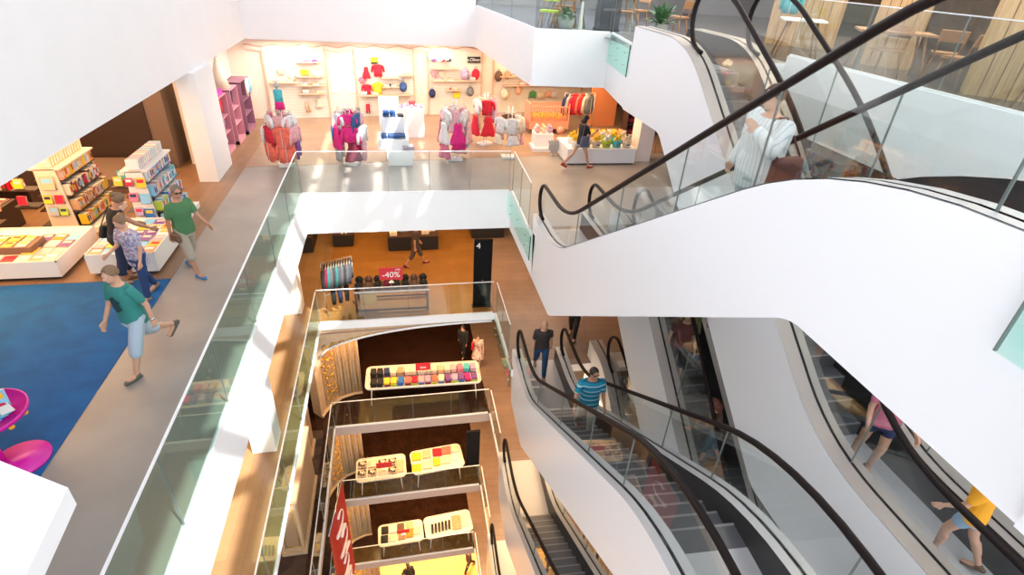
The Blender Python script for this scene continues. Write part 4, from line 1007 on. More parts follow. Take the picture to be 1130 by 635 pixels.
# rail with coats beyond the crib
p = G(632, 150); r = thing('clothes_rail', 'clothes rail with red and striped coats beside the toy crib', 'clothes rail', (p.x-.3, p.y+.5, .006), .1)
MB().tube([(0, 0, 0), (0, 0, 1.42), (1.2, 0, 1.42), (1.2, 0, 0)], .018, STEEL, 8).build('frame', r)
for i, c in enumerate(('navy', 'lightgrey', 'red', 'red', 'coral', 'red', 'cream', 'grey')):
    garment('jacket', c, (p.x-.2+i*.13, p.y+.5+i*.013, 1.31), .75, '%s jacket hanging %s on the rail beside the toy crib' % (cn(c), ORD[i]), 'jackets on the rail beside the crib', 1.15)
# orange board and shelving behind the bedding counter
o = MB().bb(0, 1.1, 0, .1, 0, 2.6, mat('orange_board', (.75, .26, .10), .5)).build('partition_board', None, (7.4, 20.6, .006), .1); tag(o, 'tall orange board behind the bedding counter', 'board')
def shelf_unit(x, y, w, d, h, n, m, label, rz=0, back=True):
    r = thing('shelf_unit', label, 'shelf', (x, y, .006), rz)
    for xx in (0, w-.03): MB().bb(xx, xx+.03, 0, d, 0, h, m).build('side_board', r)
    if back: MB().bb(0, w, d-.02, d, 0, h, m).build('back_board', r)
    for i in range(n+1): MB().bb(.03, w-.03, 0, d-.02, .05+i*(h-.08)/n, .075+i*(h-.08)/n, m).build('shelf', r)
    return r
DKW = mat('dark_wood', (.05, .025, .018), .5)
shelf_unit(8.3, 19.0, .5, .5, 2.2, 5, DKW, 'dark shelf unit with folded bags left of the square column')
shelf_unit(9.6, 19.3, 1.2, .5, 2.2, 5, DKW, 'dark shelf unit with folded bags behind the square column')
for k, (x0, w, nm) in enumerate(((8.33, .44, 'narrow dark shelf'), (9.63, 1.1, 'wide dark shelf'))):
    for i in range(5):
        for j in range(1 if k == 0 else 3):
            c = random.choice(['black', 'wine', 'navy', 'purple', 'grey', 'tan', 'cream'])
            b = MB(); b.ball((0, 0, .1), (.17, .15, .1), fab(c), 12); b.tube([(-.08, 0, .17), (0, 0, .27), (.08, 0, .17)], .012, fab(c), 6)
            o = b.build('handbag', None, (x0+.22+j*.36, 19.2+.3*k, .085+i*.424)); tag(o, '%s handbag, %s shelf up of the %s, %s along' % (cn(c), ORD[i], nm, ORD[j]), 'bag', 'handbags on the dark shelves')
# bedding counter
p0 = G(625, 182); p1 = G(699, 181)
CWD = p1.x-p0.x
r = thing('sales_counter', 'low white counter carrying bins of yellow soft toys', 'counter', (p0.x, p0.y, .006))
MB().bb(0, CWD, 0, 1.3, .04, .5, WHITEM).build('body', r); MB().bb(.04, CWD-.04, .04, 1.26, 0, .04, BLACK).build('plinth', r)
for i in range(12):
    c = ['white', 'lightgrey', 'cream', 'lime', 'turquoise', 'cream'][i % 6]; x = p0.x+.3+(i % 6)*.34; y = p0.y+.22+(i//6)*.42
    b = MB(); b.lathe((0, 0, 0), [(.12, 0), (.14, .12), (.15, .22), (.14, .22), (.12, .05)], fab(c), 14); b.box((0, -.14, .1), (.12, .01, .05), fab('grey'))
    o = b.build('fabric_basket', None, (x, y, .507)); tag(o, '%s fabric basket %s in the %s row, white counter' % (cn(c), ORD[i % 6], ('front', 'rear')[i//6]), 'basket', 'baskets on the white counter')
    tagc = ['yellow', 'cream', 'yellow', 'white', 'yellow', 'apricot'][(i*5) % 6]
    for q in range(2):
        b = MB(); m = fab(tagc); b.ball((0, 0, 0), (.075, .07, .075), m, 10); b.ball((0, -.03, .085), .05, m, 8)
        for s in (-1, 1): b.ball((s*.04, -.03, .13), .018, m, 6)
        o = b.build('soft_toy', None, (x+(q-.5)*.1, y, .73+q*.05), random.uniform(-1, 1)); tag(o, '%s soft toy, %s one in the %s basket, %s counter row' % (cn(tagc), ('lower', 'upper')[q], ORD[i % 6], ('front', 'rear')[i//6]), 'toy', 'soft toys on the white counter')
for i in range(16):
    x, y = p0.x+.7+(i % 8)*.2, p0.y+.98+(i//8)*.16; c = ['yellow', 'cream', 'yellow', 'apricot'][i % 4]
    b = MB(); m = fab(c); b.ball((0, 0, .11), (.09, .08, .11), m, 10); b.ball((0, -.03, .25), .07, m, 8)
    for s in (-1, 1): b.ball((s*.05, -.03, .31), .025, m, 6)
    o = b.build('soft_toy', None, (x, y, .51+(i//8)*.0), random.uniform(-.5, .5)); tag(o, '%s plush bear %s in the %s line at the rear of the counter' % (cn(c), ORD[i % 8], ('near', 'far')[i//8]), 'toy', 'plush bears on the white counter')
p = G(598, 168)
r = thing('display_step', 'small white two-step plinth left of the bedding counter', 'plinth', (p.x-.3, p.y, .006))
MB().bb(0, .75, 0, .7, 0, .12, WHITEM).build('lower_step', r); MB().bb(.08, .7, .15, .7, .12, .55, WHITEM).build('upper_step', r)
for i in range(6):
    c = ['palepink', 'cream', 'lilac', 'white', 'apricot', 'palepink'][i]; b = MB(); b.ball((0, 0, .09), (.1, .08, .09), fab(c), 10); b.ball((0, -.02, .2), .06, fab(c), 8)
    o = b.build('soft_toy', None, (p.x-.12+(i % 3)*.21, p.y+.3+(i//3)*.22, .56)); tag(o, '%s soft toy %s along the %s row, two-step plinth' % (cn(c), ORD[i % 3], ('front', 'rear')[i//3]), 'toy', 'soft toys on the two-step plinth')
p = G(612, 172); r = thing('leaf_screen', 'grey leaf shaped screen in front of the counter end', 'screen', (p.x-.25, p.y+.0, .006), .2)
b = MB(); pts = [(0, .5)]+[(.06*i+.03*(i % 2), .52-.05*(i % 2)) for i in range(1, 7)]+[(.42, .3), (.36, .12), (.2, 0), (.12, .14), (.02, .2), (.06, .34)]
b.prism(pts, 'Y', 0, .03, fab('lightgrey')); b.build('panel', r); MB().bb(.1, .3, -.08, .1, 0, .015, STEEL).build('foot', r)
# coats seen right of the column
p = G(735, 172)
r = thing('clothes_rail', 'clothes rail with black and wine coats right of the square column', 'clothes rail', (p.x-.3, p.y+.3, .006), .1)
MB().tube([(0, 0, 0), (0, 0, 1.5), (1.6, 0, 1.5), (1.6, 0, 0)], .018, STEEL, 8).build('frame', r)
for i, c in enumerate(('wine', 'black', 'black', 'navy', 'wine', 'black', 'black', 'wine')):
    garment('jacket', c, (p.x-.15+i*.19, p.y+.3+.019*i, 1.42), .35, '%s coat hanging %s on the rail right of the square column' % (cn(c), ORD[i]), 'coats right of the column', 1.0)
# ------------------------------------------------------------------ bookshop
BC = ['yellow', 'orange', 'red', 'cream', 'white', 'sky', 'blue', 'lime', 'green', 'coral', 'tan', 'turquoise', 'palepink', 'purple', 'brown', 'black', 'hotpink']
PAGE = mat('book_pages', (.80, .74, .62), .8)
_B = {}
def cover(c): return mat('cover_'+c, PAL[c], .4)
def book_mesh(w, h, t, c):
    k = (w, h, t, c)
    if k in _B: return _B[k]
    b = MB(); m = cover(c); q = .002     # lying flat: x width, y height, z thickness, spine at -x
    b.box((0, 0, q), (w, h, 2*q), m); b.box((0, 0, t-q), (w, h, 2*q), m); b.box((-w/2+q, 0, t/2), (2*q, h, t), m)
    b.box((0.001, 0, t/2), (w-.006, h-.006, t-4*q), PAGE)
    c2 = random.choice(['white', 'yellow', 'red', 'navy', 'cream', 'sky'])
    if c2 != c: b.box((0, h*.18, t+.0006), (w*.72, h*.34, .0012), cover(c2)); b.box((-w/2-.0006, 0, t/2), (.0012, h*.5, t*.6), cover(c2))
    o = b.build('book'); me = o.data; bpy.data.objects.remove(o); _B[k] = me; return me
def put(me, name, mtx, label, cat='book', group=None):
    o = bpy.data.objects.new(name, me); col.objects.link(o); o.matrix_world = mtx; return tag(o, label, cat, group)
def TR(x, y, z, rx=0, ry=0, rz=0): return Matrix.Translation((x, y, z)) @ Euler((rx, ry, rz)).to_matrix().to_4x4()
def flat_book(x, y, z, rz, c, where, group, w=.20, h=.262, t=.018):
    return put(book_mesh(w, h, t, c), 'book', TR(x, y, z, 0, 0, rz), '%s book %s' % (cn(c), where), 'book', group)
# white display tables
BW = mat('table_white', (.86, .80, .76), .5)
def low_table(x0, x1, y0, y1, h, label):
    r = thing('display_table', label, 'table', ((x0+x1)/2, (y0+y1)/2, .006)); w, d = (x1-x0)/2, (y1-y0)/2
    MB().bb(-w, w, -d, d, .07, h, BW).build('tray_body', r); MB().bb(-w+.08, w-.08, -d+.08, d-.08, 0, .07, BLACK).build('plinth', r)
    for a, c in (((-w, w, -d, -d+.02), 0), ((-w, w, d-.02, d), 0), ((-w, -w+.02, -d, d), 0), ((w-.02, w, -d, d), 0)): MB().bb(*a, h, h+.03, BW).build('rim', r)
    return r
low_table(-8.3, -6.02, 9.85, 11.35, .36, 'low white book table at the left edge beside the blue carpet')
low_table(-5.60, -4.46, 9.92, 11.55, .42, 'low white book table behind the green walkway shoppers')
gr = 'books on the left white table'
k = 0
for j in range(4):
    for i in range(10):
        x = -8.15+i*.22; y = 10.02+j*.28
        if 1 <= j <= 2 and 2 <= i <= 6: continue
        n = random.choice([1, 2]); c = random.choice(['yellow', 'cream', 'lime', 'orange', 'palepink', 'white', 'red', 'sky', 'purple', 'tan'])
        for q in range(n):
            c1 = c if q == n-1 else random.choice(['white', 'cream', c])
            flat_book(x, y, .362+q*.019, random.uniform(-.12, .12), c1, '%s in the %s row of the left white table, %s up' % (ORD[i], ORD[j], ORD[q]), gr)
o = MB().bb(-.6, .6, -.24, .24, 0, .14, mat('riser_brown', (.20, .11, .07), .6)).build('display_riser', None, (-7.15, 10.45, .362)); tag(o, 'brown riser block carrying books on the left white table', 'riser')
for i in range(10):
    x = -7.6+(i % 5)*.22; y = 10.34+(i//5)*.24
    flat_book(x, y, .503, random.uniform(-.1, .1), random.choice(['cream', 'white', 'yellow', 'apricot', 'lime']), '%s along the %s edge of the brown riser' % (ORD[i % 5], ('near', 'far')[i//5]), gr, .16, .21)
r = thing('price_stand', 'red price card on a thin metal stem on the left white table', 'sign', (-7.3, 10.58, .523))
MB().tube([(0, 0, 0), (0, 0, .3)], .006, STEEL, 6).build('stem', r); MB().box((0, 0, .38), (.24, .012, .16), mat('sign_red', (.62, .01, .02), .5), rot=Matrix.Rotation(-.5, 3, 'X')).build('card', r); MB().lathe((0, 0, 0), [(.05, 0), (.05, .008)], STEEL, 12).build('foot', r)
gr = 'books on the second white table'
for j in range(6):
    for i in range(5):
        x = -5.47+i*.22; y = 10.07+j*.26
        if 2 <= j and i in (1,) : continue
        n = random.choice([1, 1, 2]); c = random.choice(['white', 'cream', 'red', 'palepink', 'yellow', 'lime', 'navy', 'purple', 'sky', 'tan'])
        for q in range(n): flat_book(x, y, .422+q*.019, random.uniform(-.15, .15), c if q == n-1 else 'white', '%s in the %s row of the walkway-side white table, %s up' % (ORD[i], ORD[j], ORD[q]), gr)
# gondolas: upright double sided shelving with an end panel
def gondola(x0, x1, y0, y1, h, label, mbody, mshelf, scheme, nm, cards):
    w = x1-x0; L = y1-y0
    r = thing('book_gondola', label, 'bookshelf', (x0, y0, .006))
    # tapering end boards
    for y in (0, L-.03): MB().prism([(0, 0), (w, 0), (w-.07, h), (.07, h)], 'Y', y, y+.03, mbody).build('end_board', r)
    MB().bb(w/2-.02, w/2+.02, .03, L-.03, 0, h-.02, mbody).build('centre_board', r)
    MB().bb(-.1, w+.34, .03, L, 0, .12, BW).build('plinth', r)
    n = 4
    for i in range(n):
        z = .16+i*(h-.1)/n
        for s in (0, 1):
            xx0, xx1 = (w/2+.02, w+.18-.06*i) if s else (-.18+.06*i, w/2-.02)
            MB().bb(xx0, xx1, .03, L-.03, z, z+.02, mshelf).build('shelf', r)
        # right side: upright books, spines outwards
        y = y0+.06; j = 0
        while y < y0+L-.1 and j < 24:
            t = random.choice([.06, .075, .09]); c = random.choice(scheme[i % len(scheme)])
            hh = random.choice([.20, .22, .24]); ww = .15
            me = book_mesh(ww, hh, t, c); xo = x0+w+.17-.06*i-ww/2
            put(me, 'book', Matrix.Translation((xo, y, .006+z+.021+hh/2)) @ Matrix(((-1, 0, 0), (0, 0, 1), (0, 1, 0))).to_4x4(), '%s book %s from the near end, %s shelf up, %s' % (cn(c), ORD[j], ORD[i], nm), 'book', 'books on the '+nm)
            y += t+.006; j += 1
    # top board with a row of books
    MB().bb(-.02, w+.02, 0, L, h-.02, h+.01, mbody).build('top_board', r)
    y = y0+.12; j = 0
    while y < y0+L-.06:
        t = .08; c = random.choice(scheme[-1]); me = book_mesh(.22, .20, t, c)
        put(me, 'book', TR(x0+w/2, y, .006+h+.115, PI/2-.12, 0, 0), '%s large book leaning %s on top of the %s' % (cn(c), ORD[j], nm), 'book', 'books on the '+nm); y += t+.025; j += 1
    # books held on the near end board
    for i, (u, z, c, wd) in enumerate(cards):
        me = book_mesh(wd, wd*1.1, .02, c); put(me, 'book', TR(x0+u*w, y0-.035, z, PI/2-.2, 0, 0), '%s face-out book on the %s end board, %s one down' % (cn(c), nm, ORD[i]), 'book', 'face-out books on the '+nm)
        MB().box((u*w, -.035, z-.006-wd*.55), (wd, .06, .01), mshelf).build('ledge', r)
    return r
gondola(-7.05, -6.55, 11.85, 13.3, 1.38, 'cream book gondola with orange books beside the left white table', mat('gondola_cream', (.80, .66, .52), .5), DKW,
        [['yellow', 'orange', 'lime', 'cream'], ['orange', 'yellow', 'cream', 'tan', 'red'], ['red', 'navy', 'cream', 'white', 'brown'], ['yellow', 'orange', 'cream', 'apricot', 'tan']], 'cream gondola',
        [(.5, 1.12, 'apricot', .24), (.3, .78, 'yellow', .15), (.7, .78, 'red', .15), (.35, .52, 'lightgrey', .16), (.7, .52, 'lime', .14)])
gondola(-5.42, -4.98, 11.75, 13.2, 1.36, 'white book gondola with blue and white children books behind the walkway-side table', BW, mat('shelf_grey', (.10, .10, .12), .5),
        [['sky', 'white', 'turquoise', 'blue'], ['white', 'sky', 'blue', 'lime'], ['white', 'turquoise', 'palepink', 'sky'], ['white', 'sky', 'palepink', 'blue', 'lilac']], 'white gondola',
        [(.25, 1.16, 'red', .14), (.72, 1.14, 'yellow', .18), (.25, .84, 'rose', .16), (.72, .80, 'sky', .18), (.3, .52, 'lilac', .15), (.72, .48, 'blue', .17)])
# small side ledges of the cream gondola with face-out books
for i, (x, y, z, c) in enumerate(((-7.4, 12.0, .95, 'yellow'), (-7.45, 12.0, .6, 'red'), (-5.62, 12.0, .98, 'yellow'), (-5.66, 12.3, 1.0, 'turquoise'))):
    r = thing('wall_ledge', ['dark ledge with a yellow box on the left of the cream gondola', 'dark ledge low on the left of the cream gondola', 'dark ledge on the left of the white gondola', 'rear dark ledge on the left of the white gondola'][i], 'shelf', (x, y, z)); MB().bb(-.14, .3, -.1, .14, -.03, 0, DKW).build('board', r)
    put(book_mesh(.16, .18, .05, c), 'book', TR(x, y, z+.10, PI/2-.2, 0, 0), '%s box-shaped book on the %s' % (cn(c), ['upper dark ledge of the cream gondola', 'lower dark ledge of the cream gondola', 'near dark ledge of the white gondola', 'rear dark ledge of the white gondola'][i]), 'book')
# round red rug
o = MB().lathe((0, 0, 0), [(.62, 0), (.62, .012)], mat('red_rug', (.70, .008, .012), .9), 32).build('rug', None, (at(30, 214, Z=0).x-.35, at(30, 214, Z=0).y+.2, .007)); tag(o, 'round bright red rug behind the cream gondola', 'rug')
# bookcases
def bookcase(x, y, w, h, n, m, label, nm, rz=0.0, scheme=None, d=.34, dens=1.0, skip=()):
    r = thing('bookcase', label, 'bookcase', (x, y, .006), rz)
    for xx in (0, w-.03): MB().bb(xx, xx+.03, 0, d, 0, h, m).build('side_board', r)
    MB().bb(0, w, d-.02, d, 0, h, m).build('back_board', r)
    R = Matrix.Translation((x, y, .006)) @ Matrix.Rotation(rz, 4, 'Z')
    for i in range(n+1): MB().bb(.03, w-.03, 0, d-.02, .06+i*(h-.1)/n, .085+i*(h-.1)/n, m).build('shelf', r)
    for i in range(n):
        if i in skip: continue
        xx = .06; j = 0
        while xx < w-.09 and j < 25:
            t = random.choice([.05, .07, .08])/dens; c = random.choice(scheme or BC); hh = random.choice([.22, .25, .27])
            put(book_mesh(.17, hh, t, c), 'book', R @ Matrix.Translation((xx, .11, .087+i*(h-.1)/n+hh/2)) @ Matrix(((0, 0, 1), (1, 0, 0), (0, 1, 0))).to_4x4(), '%s book %s along, %s shelf up of the %s' % (cn(c), ORD[j], ORD[i], nm), 'book', 'books in the '+nm)
            xx += t+.012; j += 1
    return r
bookcase(-7.35, 19.2, 1.25, 2.25, 5, DKW, 'black bookcase with red and orange books behind the white column', 'black bookcase', 0.0, ['red', 'orange', 'yellow', 'cream', 'tan', 'coral'], skip=(0, 1, 4))
o = MB().bb(-.55, .55, -.1, .1, 0, .3, mat('yellow_board', (.88, .72, .01), .5)).build('poster_board', None, (-6.72, 19.3, 1.86)); tag(o, 'bright yellow board on the upper shelf of the black bookcase', 'board')
o = MB().bb(0, .35, 0, .12, 0, 2.4, mat('orange_post', (.72, .36, .16), .5)).build('pillar_board', None, (-7.35, 18.98, .006)); tag(o, 'light orange upright board in front of the black bookcase', 'board')
low = thing('low_cabinet', 'low black and cream cabinet with stacked books at the foot of the black bookcase', 'cabinet', (-7.4, 18.2, .006))
MB().bb(0, .75, 0, .6, 0, .42, BLACK).build('black_door', low); MB().bb(.75, 1.45, 0, .6, .06, .42, mat('cream_door', (.72, .60, .45), .5)).build('cream_door', low); MB().bb(-.02, 1.47, -.02, .62, .42, .45, BW).build('top_board', low)
for i in range(8):
    c = random.choice(['cream', 'white', 'tan', 'orange', 'coral']); flat_book(-7.25+(i % 4)*.34, 18.5, .457+(i//4)*.031, random.uniform(-.2, .2), c, 'in the %s pile on the low cabinet, %s up' % (ORD[i % 4], ORD[i//4]), 'books on the low cabinet', .22, .28, .03)
p = G(200, 178); r = thing('low_bench', 'small black display bench with orange top beside the white column', 'bench', (p.x-.5, p.y-.2, .006)); MB().bb(0, .6, 0, .7, .08, .3, BLACK).build('box', r); MB().bb(-.02, .62, -.02, .72, .3, .34, mat('orange_post', (.72, .36, .16), .5)).build('top_board', r); MB().bb(.05, .55, .05, .65, 0, .08, BLACK).build('plinth', r)
# dark brown block
BR1 = mat('chocolate_laminate', (.035, .018, .014), .4); BR2 = mat('taupe_laminate', (.16, .105, .085), .5)
r = thing('service_block', 'large dark chocolate coloured block behind the white gondola', 'cabinet block', (-6.35, 15.9, .006)); MB().bb(-2.2, 0, 0, 1.3, 0, 2.5, BR1).build('body', r)
MB().bb(.0, .48, 0.05, 1.1, 0, 2.45, BR2).build('side_panel', r)
o = MB().bb(-2.4, .0, 0, 1.7, 0, .36, BR2).build('low_platform', None, (-6.1, 14.1, .006)); tag(o, 'low taupe platform in front of the chocolate block', 'platform')
# far left shelving
for k_, (x, y, nm, lb) in enumerate(((-9.6, 13.2, 'dark corner bookcase', 'low dark bookcase behind the red rug'), (-8.3, 17.4, 'tall rear bookcase', 'tall dark bookcase left of the chocolate block'))):
    bookcase(x, y, 1.6, 1.2 if k_ == 0 else 2.3, 3 if k_ == 0 else 6, DKW, lb, nm, 0.0, ['tan', 'brown', 'red', 'cream', 'orange'], skip=(0, 1, 2, 3, 4) if k_ else (0,))
for k_, (x, y, h, lb, nm) in enumerate(((-9.2, 11.9, .62, 'slanted dark book tray at the left edge, the rear one', 'rear tray'), (-9.0, 11.1, .5, 'slanted dark book tray at the left edge, the front one', 'front tray'))):
    r = thing('book_tray', lb, 'tray', (x, y, .006)); MB().bb(0, 1.35, 0, .55, 0, h-.06, DKW).build('body', r); MB().bb(-.02, 1.37, -.04, 0.0, h-.1, h+.05, SHELFM).build('front_lip', r)
    for i in range(10):
        c = random.choice(['black', 'brown', 'tan', 'wine', 'cream', 'navy']); flat_book(x+.16+(i % 5)*.25, y+.15+(i//5)*.24, h-.05, random.uniform(-.3, .3), c, 'lying %s in the %s line of the %s' % (ORD[i % 5], ('near', 'far')[i//5], nm), 'books in the dark trays', .2, .22, .03)
# pink round table with magazines on the blue carpet
MG = mat('magenta_lacquer', (.72, .01, .38), .35)
r = thing('round_display_table', 'magenta two-tier round table with toys on the blue carpet', 'table', (-4.72, 5.55, .013))
MB().lathe((.18, -.1, 0), [(.30, 0), (.30, .025)], MG, 36).build('foot_disc', r)
MB().tube([(.0, -.08, .02), (-.06, -.02, .3), (-.08, .0, .52)], .025, MG, 10).build('stem', r)
MB().lathe((-.15, .12, .50), [(.40, 0), (.44, .02), (.45, .07), (.43, .07), (.42, .03)], MG, 40).build('tray', r)
for a in (-1.6, -1.0, -.4, .2, .9): MB().ball((-.15+.40*math.cos(a), .12+.40*math.sin(a), .475), .032, mat('orange_ball', (.9, .42, .02), .4), 10).build('ball_foot', r)
MB().tube([(-.42, .3, .53), (-.42, .3, .8), (-.1, .42, .8), (-.1, .42, .53)], .014, MG, 8).build('frame', r)
bx, by, bz = -4.72-.15, 5.55+.12, .013+.532
for i in range(9):
    c = ['sky', 'blue', 'turquoise', 'white', 'sky', 'blue', 'sky', 'turquoise', 'white'][i]
    put(book_mesh(.13, .26, .012, c), 'magazine', TR(bx+.05+i*.018, by-.20+i*.035, bz+.02+i*.004, .25, .1, .9), '%s comic fanned %s in the row on the magenta table' % (cn(c), ORD[i]), 'magazine', 'comics on the magenta table')
for i in range(4):
    c = ['turquoise', 'yellow', 'blue', 'sky'][i]
    put(book_mesh(.16, .22, .04, c), 'toy_box', TR(bx-.22+i*.12, by+.16, bz+.12, PI/2-.15, 0, .5), '%s toy box standing %s at the rear of the magenta table' % (cn(c), ORD[i]), 'toy box', 'toy boxes on the magenta table')
o = MB().prism([(0, 0), (.2, 0), (.24, .3), (.1, .26)], 'Y', 0, .02, fab('palepink')).build('price_card', None, (bx-.12, by-.33, bz), .4); tag(o, 'pale pink speckled card standing at the near rim of the magenta table', 'card')
# ------------------------------------------------------------------ one level down: the amber floor
z1 = -3.9
r = thing('sale_table', 'dark framed sale table stacked with dark bags under the -40% sign', 'table', (-1.45, 14.15, z1), -.01)
DRW = mat('mahogany', (.085, .022, .012), .35)
for x in (0.03, 2.12):
    for y in (.03, .80): MB().bb(x-.03, x+.03, y-.03, y+.03, 0, .66, DRW).build('leg', r)
MB().bb(0, 2.15, 0, .83, .66, .74, DRW).build('top_frame', r); MB().bb(-.02, 2.17, -.03, .0, .70, .75, mat('pale_edge', (.6, .5, .45), .4)).build('front_edge', r)
for y in (.03, .8): MB().bb(0, 2.15, y-.02, y+.02, .04, .09, DRW).build('stretcher', r)
MB().bb(.12, .6, .3, .34, .1, .62, mat('amber_panel', (.65, .36, .10), .5)).build('amber_panel', r)
for i in range(16):
    x = -1.32+(i % 8)*.27; y = 14.34+(i//8)*.38; c = ['black', 'brown', 'black', 'wine', 'black', 'black', 'brown', 'black'][i % 8]
    b = MB(); m = fab(c); b.ball((0, 0, .09), (.125, .14, .09), m, 12); b.tube([(-.06, -.06, .15), (-.04, -.07, .24), (.04, -.07, .24), (.06, -.06, .15)], .012, m, 6); b.box((0, -.125, .08), (.05, .02, .03), mat('brass', (.6, .4, .15), .3, .8))
    o = b.build('handbag', None, (x, y, z1+.742), random.uniform(-.3, .3)); tag(o, '%s handbag %s in the %s row on the -40%% table' % (cn(c), ORD[i % 8], ('front', 'rear')[i//8]), 'bag', 'dark handbags on the sale table')
SRED = mat('sale_red', (.62, .008, .02), .45); SWHITE = mat('sale_white', (.92, .90, .88), .5)
def sale_sign(x, y, z, w, h, word, label, size, small=None, rz=0):
    r = thing('sale_sign', label, 'sign', (x, y, z), rz)
    cd = MB().box((0, 0, h/2+.08), (w, .015, h), SRED).build('card', r); MB().box((0, .0, .04), (.03, .015, .1), STEEL).build('stem', r); MB().box((0, 0, .006), (.14, .08, .012), STEEL).build('foot', r)
    if word: text(word, size, SWHITE, cd, (0, -.011, h*.42+.08), (PI/2, 0, 0))
    if small: text(small, size*.35, SWHITE, cd, (w*.3, -.011, h*.85+.08), (PI/2, 0, 0))
    return r
sale_sign(-.37, 14.3, z1+.93, .68, .42, '-40%', 'bright red sign reading -40% on the dark table', .26, 'sale')
# upright black panel with the level number
r = thing('level_board', 'tall black board with a white number 4 standing at the balustrade', 'board', (2.06, 14.12, z1))
BB = mat('matt_black_board', (.006, .006, .007), .8, spec=.15)
bd = MB().bb(0, .54, 0, .10, .03, 2.3, BB).build('board', r); text('4', .26, SWHITE, bd, (.12, -.006, 2.12), (PI/2, 0, 0)); MB().bb(-.03, .57, -.04, .14, 0, .03, BLACK).build('foot', r)
MB().ball((.27, -.01, .95), .02, STEEL, 8).build('knob', r)
# clothes rail
r = thing('clothes_rail', 'clothes rail with grey and teal shirts beside the white column', 'clothes rail', (-2.28, 14.2, z1), .45)
MB().tube([(0, 0, 0), (0, 0, 1.7), (.9, 0, 1.7), (.9, 0, 0)], .016, STEEL, 8).build('frame', r); MB().tube([(0, 0, .65), (.9, 0, .65)], .014, STEEL, 8).build('lower_bar', r)
for x in (0, .9): MB().tube([(x, -.25, .015), (x, .25, .015)], .016, STEEL, 8).build('foot', r)
for i, c in enumerate(('black', 'wine', 'teal', 'smoke', 'charcoal', 'teal', 'slate', 'smoke', 'charcoal', 'smoke', 'slate')):
    a = .45; x = -2.28+math.cos(a)*(.06+i*.078); y = 14.2+math.sin(a)*(.06+i*.078)
    garment('cardigan', c, (x, y, z1+1.59), a+PI/2-.45, '%s cardigan hanging %s on the rail by the white column' % (cn(c), ORD[i]), 'cardigans on the lower rail', 1.25)
for i, c in enumerate(('black', 'navy', 'black')):
    a = .45; x = -2.28+math.cos(a)*(.25+i*.2); y = 14.2+math.sin(a)*(.25+i*.2)
    garment('trousers', c, (x, y, z1+.95), a+PI/2-.4, '%s trousers hanging %s on the lower bar of the rail' % (cn(c), ORD[i]), 'trousers on the lower rail', .95)
# dark low display blocks at the back
for (x0, x1, y0, y1, h, lb) in ((-.5, 1.3, 18.1, 19.2, .55, 'wide black display block crossed by the walking legs'), (-2.45, -1.75, 18.6, 19.3, .45, 'small black display block with a pair of pale shoes'), (2.65, 3.9, 18.9, 19.8, .5, 'black display block beyond the black number board'), (-3.6, -3.1, 18.2, 19.6, .6, 'black display block at the left end of the amber floor')):
    r = thing('display_block', lb, 'display block', ((x0+x1)/2, y0, z1)); w = (x1-x0)/2
    MB().bb(-w, w, 0, y1-y0, .04, h, BLACK).build('body', r); MB().bb(-w+.05, w-.05, .05, y1-y0-.05, 0, .04, DKW).build('plinth', r); MB().bb(-w-.01, w+.01, -.01, y1-y0+.01, h, h+.02, DKW).build('top_board', r)
for i, (x, y, c) in enumerate(((-.3, 18.3, 'cream'), (.1, 18.6, 'grey'), (.85, 18.35, 'cream'), (1.1, 18.6, 'white'))):
    fold_stack((x, y, z1+.57), .1, [c, 'white', c], '%s along the wide black block' % ORD[i], 'folded shirts on the black block', .26, .24, .05)
b = MB()
for s in (-1, 1): capsule(b, (s*.07, 0, .04), (s*.07, -.2, .03), .045, .035, fab('cream'))
o = b.build('shoes', None, (-2.05, 18.9, z1+.47)); tag(o, 'pair of pale shoes on the small black block', 'shoes')
# ------------------------------------------------------------------ display tables further down
TW = mat('enamel_white', (.82, .74, .66), .4)
def tray_table(x, y, z, w, d, label, h=.8, rz=0.0):
    r = thing('tray_table', label, 'table', (x, y, z), rz)
    def rr(w, d, rad, n=5):
        out = []
        for cx, cy, a0 in ((w/2-rad, d/2-rad, 0), (-w/2+rad, d/2-rad, PI/2), (-w/2+rad, -d/2+rad, PI), (w/2-rad, -d/2+rad, 1.5*PI)):
            out += [(cx+rad*math.cos(a0+PI/2*i/n), cy+rad*math.sin(a0+PI/2*i/n)) for i in range(n+1)]
        return out
    MB().prism(rr(w, d, .16), 'Z', h-.04, h, TW).build('table_top', r)
    b = MB(); p = [(q[0], q[1], h+.02) for q in rr(w, d, .16)]; b.tube(p, .025, TW, 8, closed=True); b.build('rim', r)
    for sx_ in (-1, 1):
        for sy_ in (-1, 1): MB().tube([(sx_*(w/2-.2), sy_*(d/2-.15), h-.04), (sx_*(w/2-.14), sy_*(d/2-.1), 0)], [.022, .016], TW, 8).build('leg', r)
    return r
z2, z3, z4 = -7.8, -11.7, -15.6
tray_table(.5, 14.75, z2, 3.85, 1.15, 'long white tray table of colourful folded towels', rz=-.03)
rowA = ['black', 'black', 'yellow', 'yellow', 'blue', 'coral', 'red', 'palepink', 'lilac', 'coral', 'cream', 'purple', 'lilac', 'purple', 'hotpink', 'purple']
rowB = ['black', 'black', 'navy', 'cream', 'tan', 'cream', 'cream', 'white', 'cream', 'cream', 'apricot', 'cream', 'palepink', 'rose', 'turquoise', 'lilac']
for j, row in enumerate((rowA, rowB)):
    for i, c in enumerate(row):
        under = ['lime', 'teal', 'blue', 'lilac', 'wine', 'purple'][(i*2+j) % 6] if c != 'black' else 'black'
        fold_stack((-1.18+i*.225, 14.45+j*.42-i*.0068, z2+.802), random.uniform(-.1, .1), [under, c, c] if j else [under, c], '%s from the left, %s towel row' % (ORD[i], ('front', 'rear')[j]), 'folded towels on the long white table', .19, .30, .085)
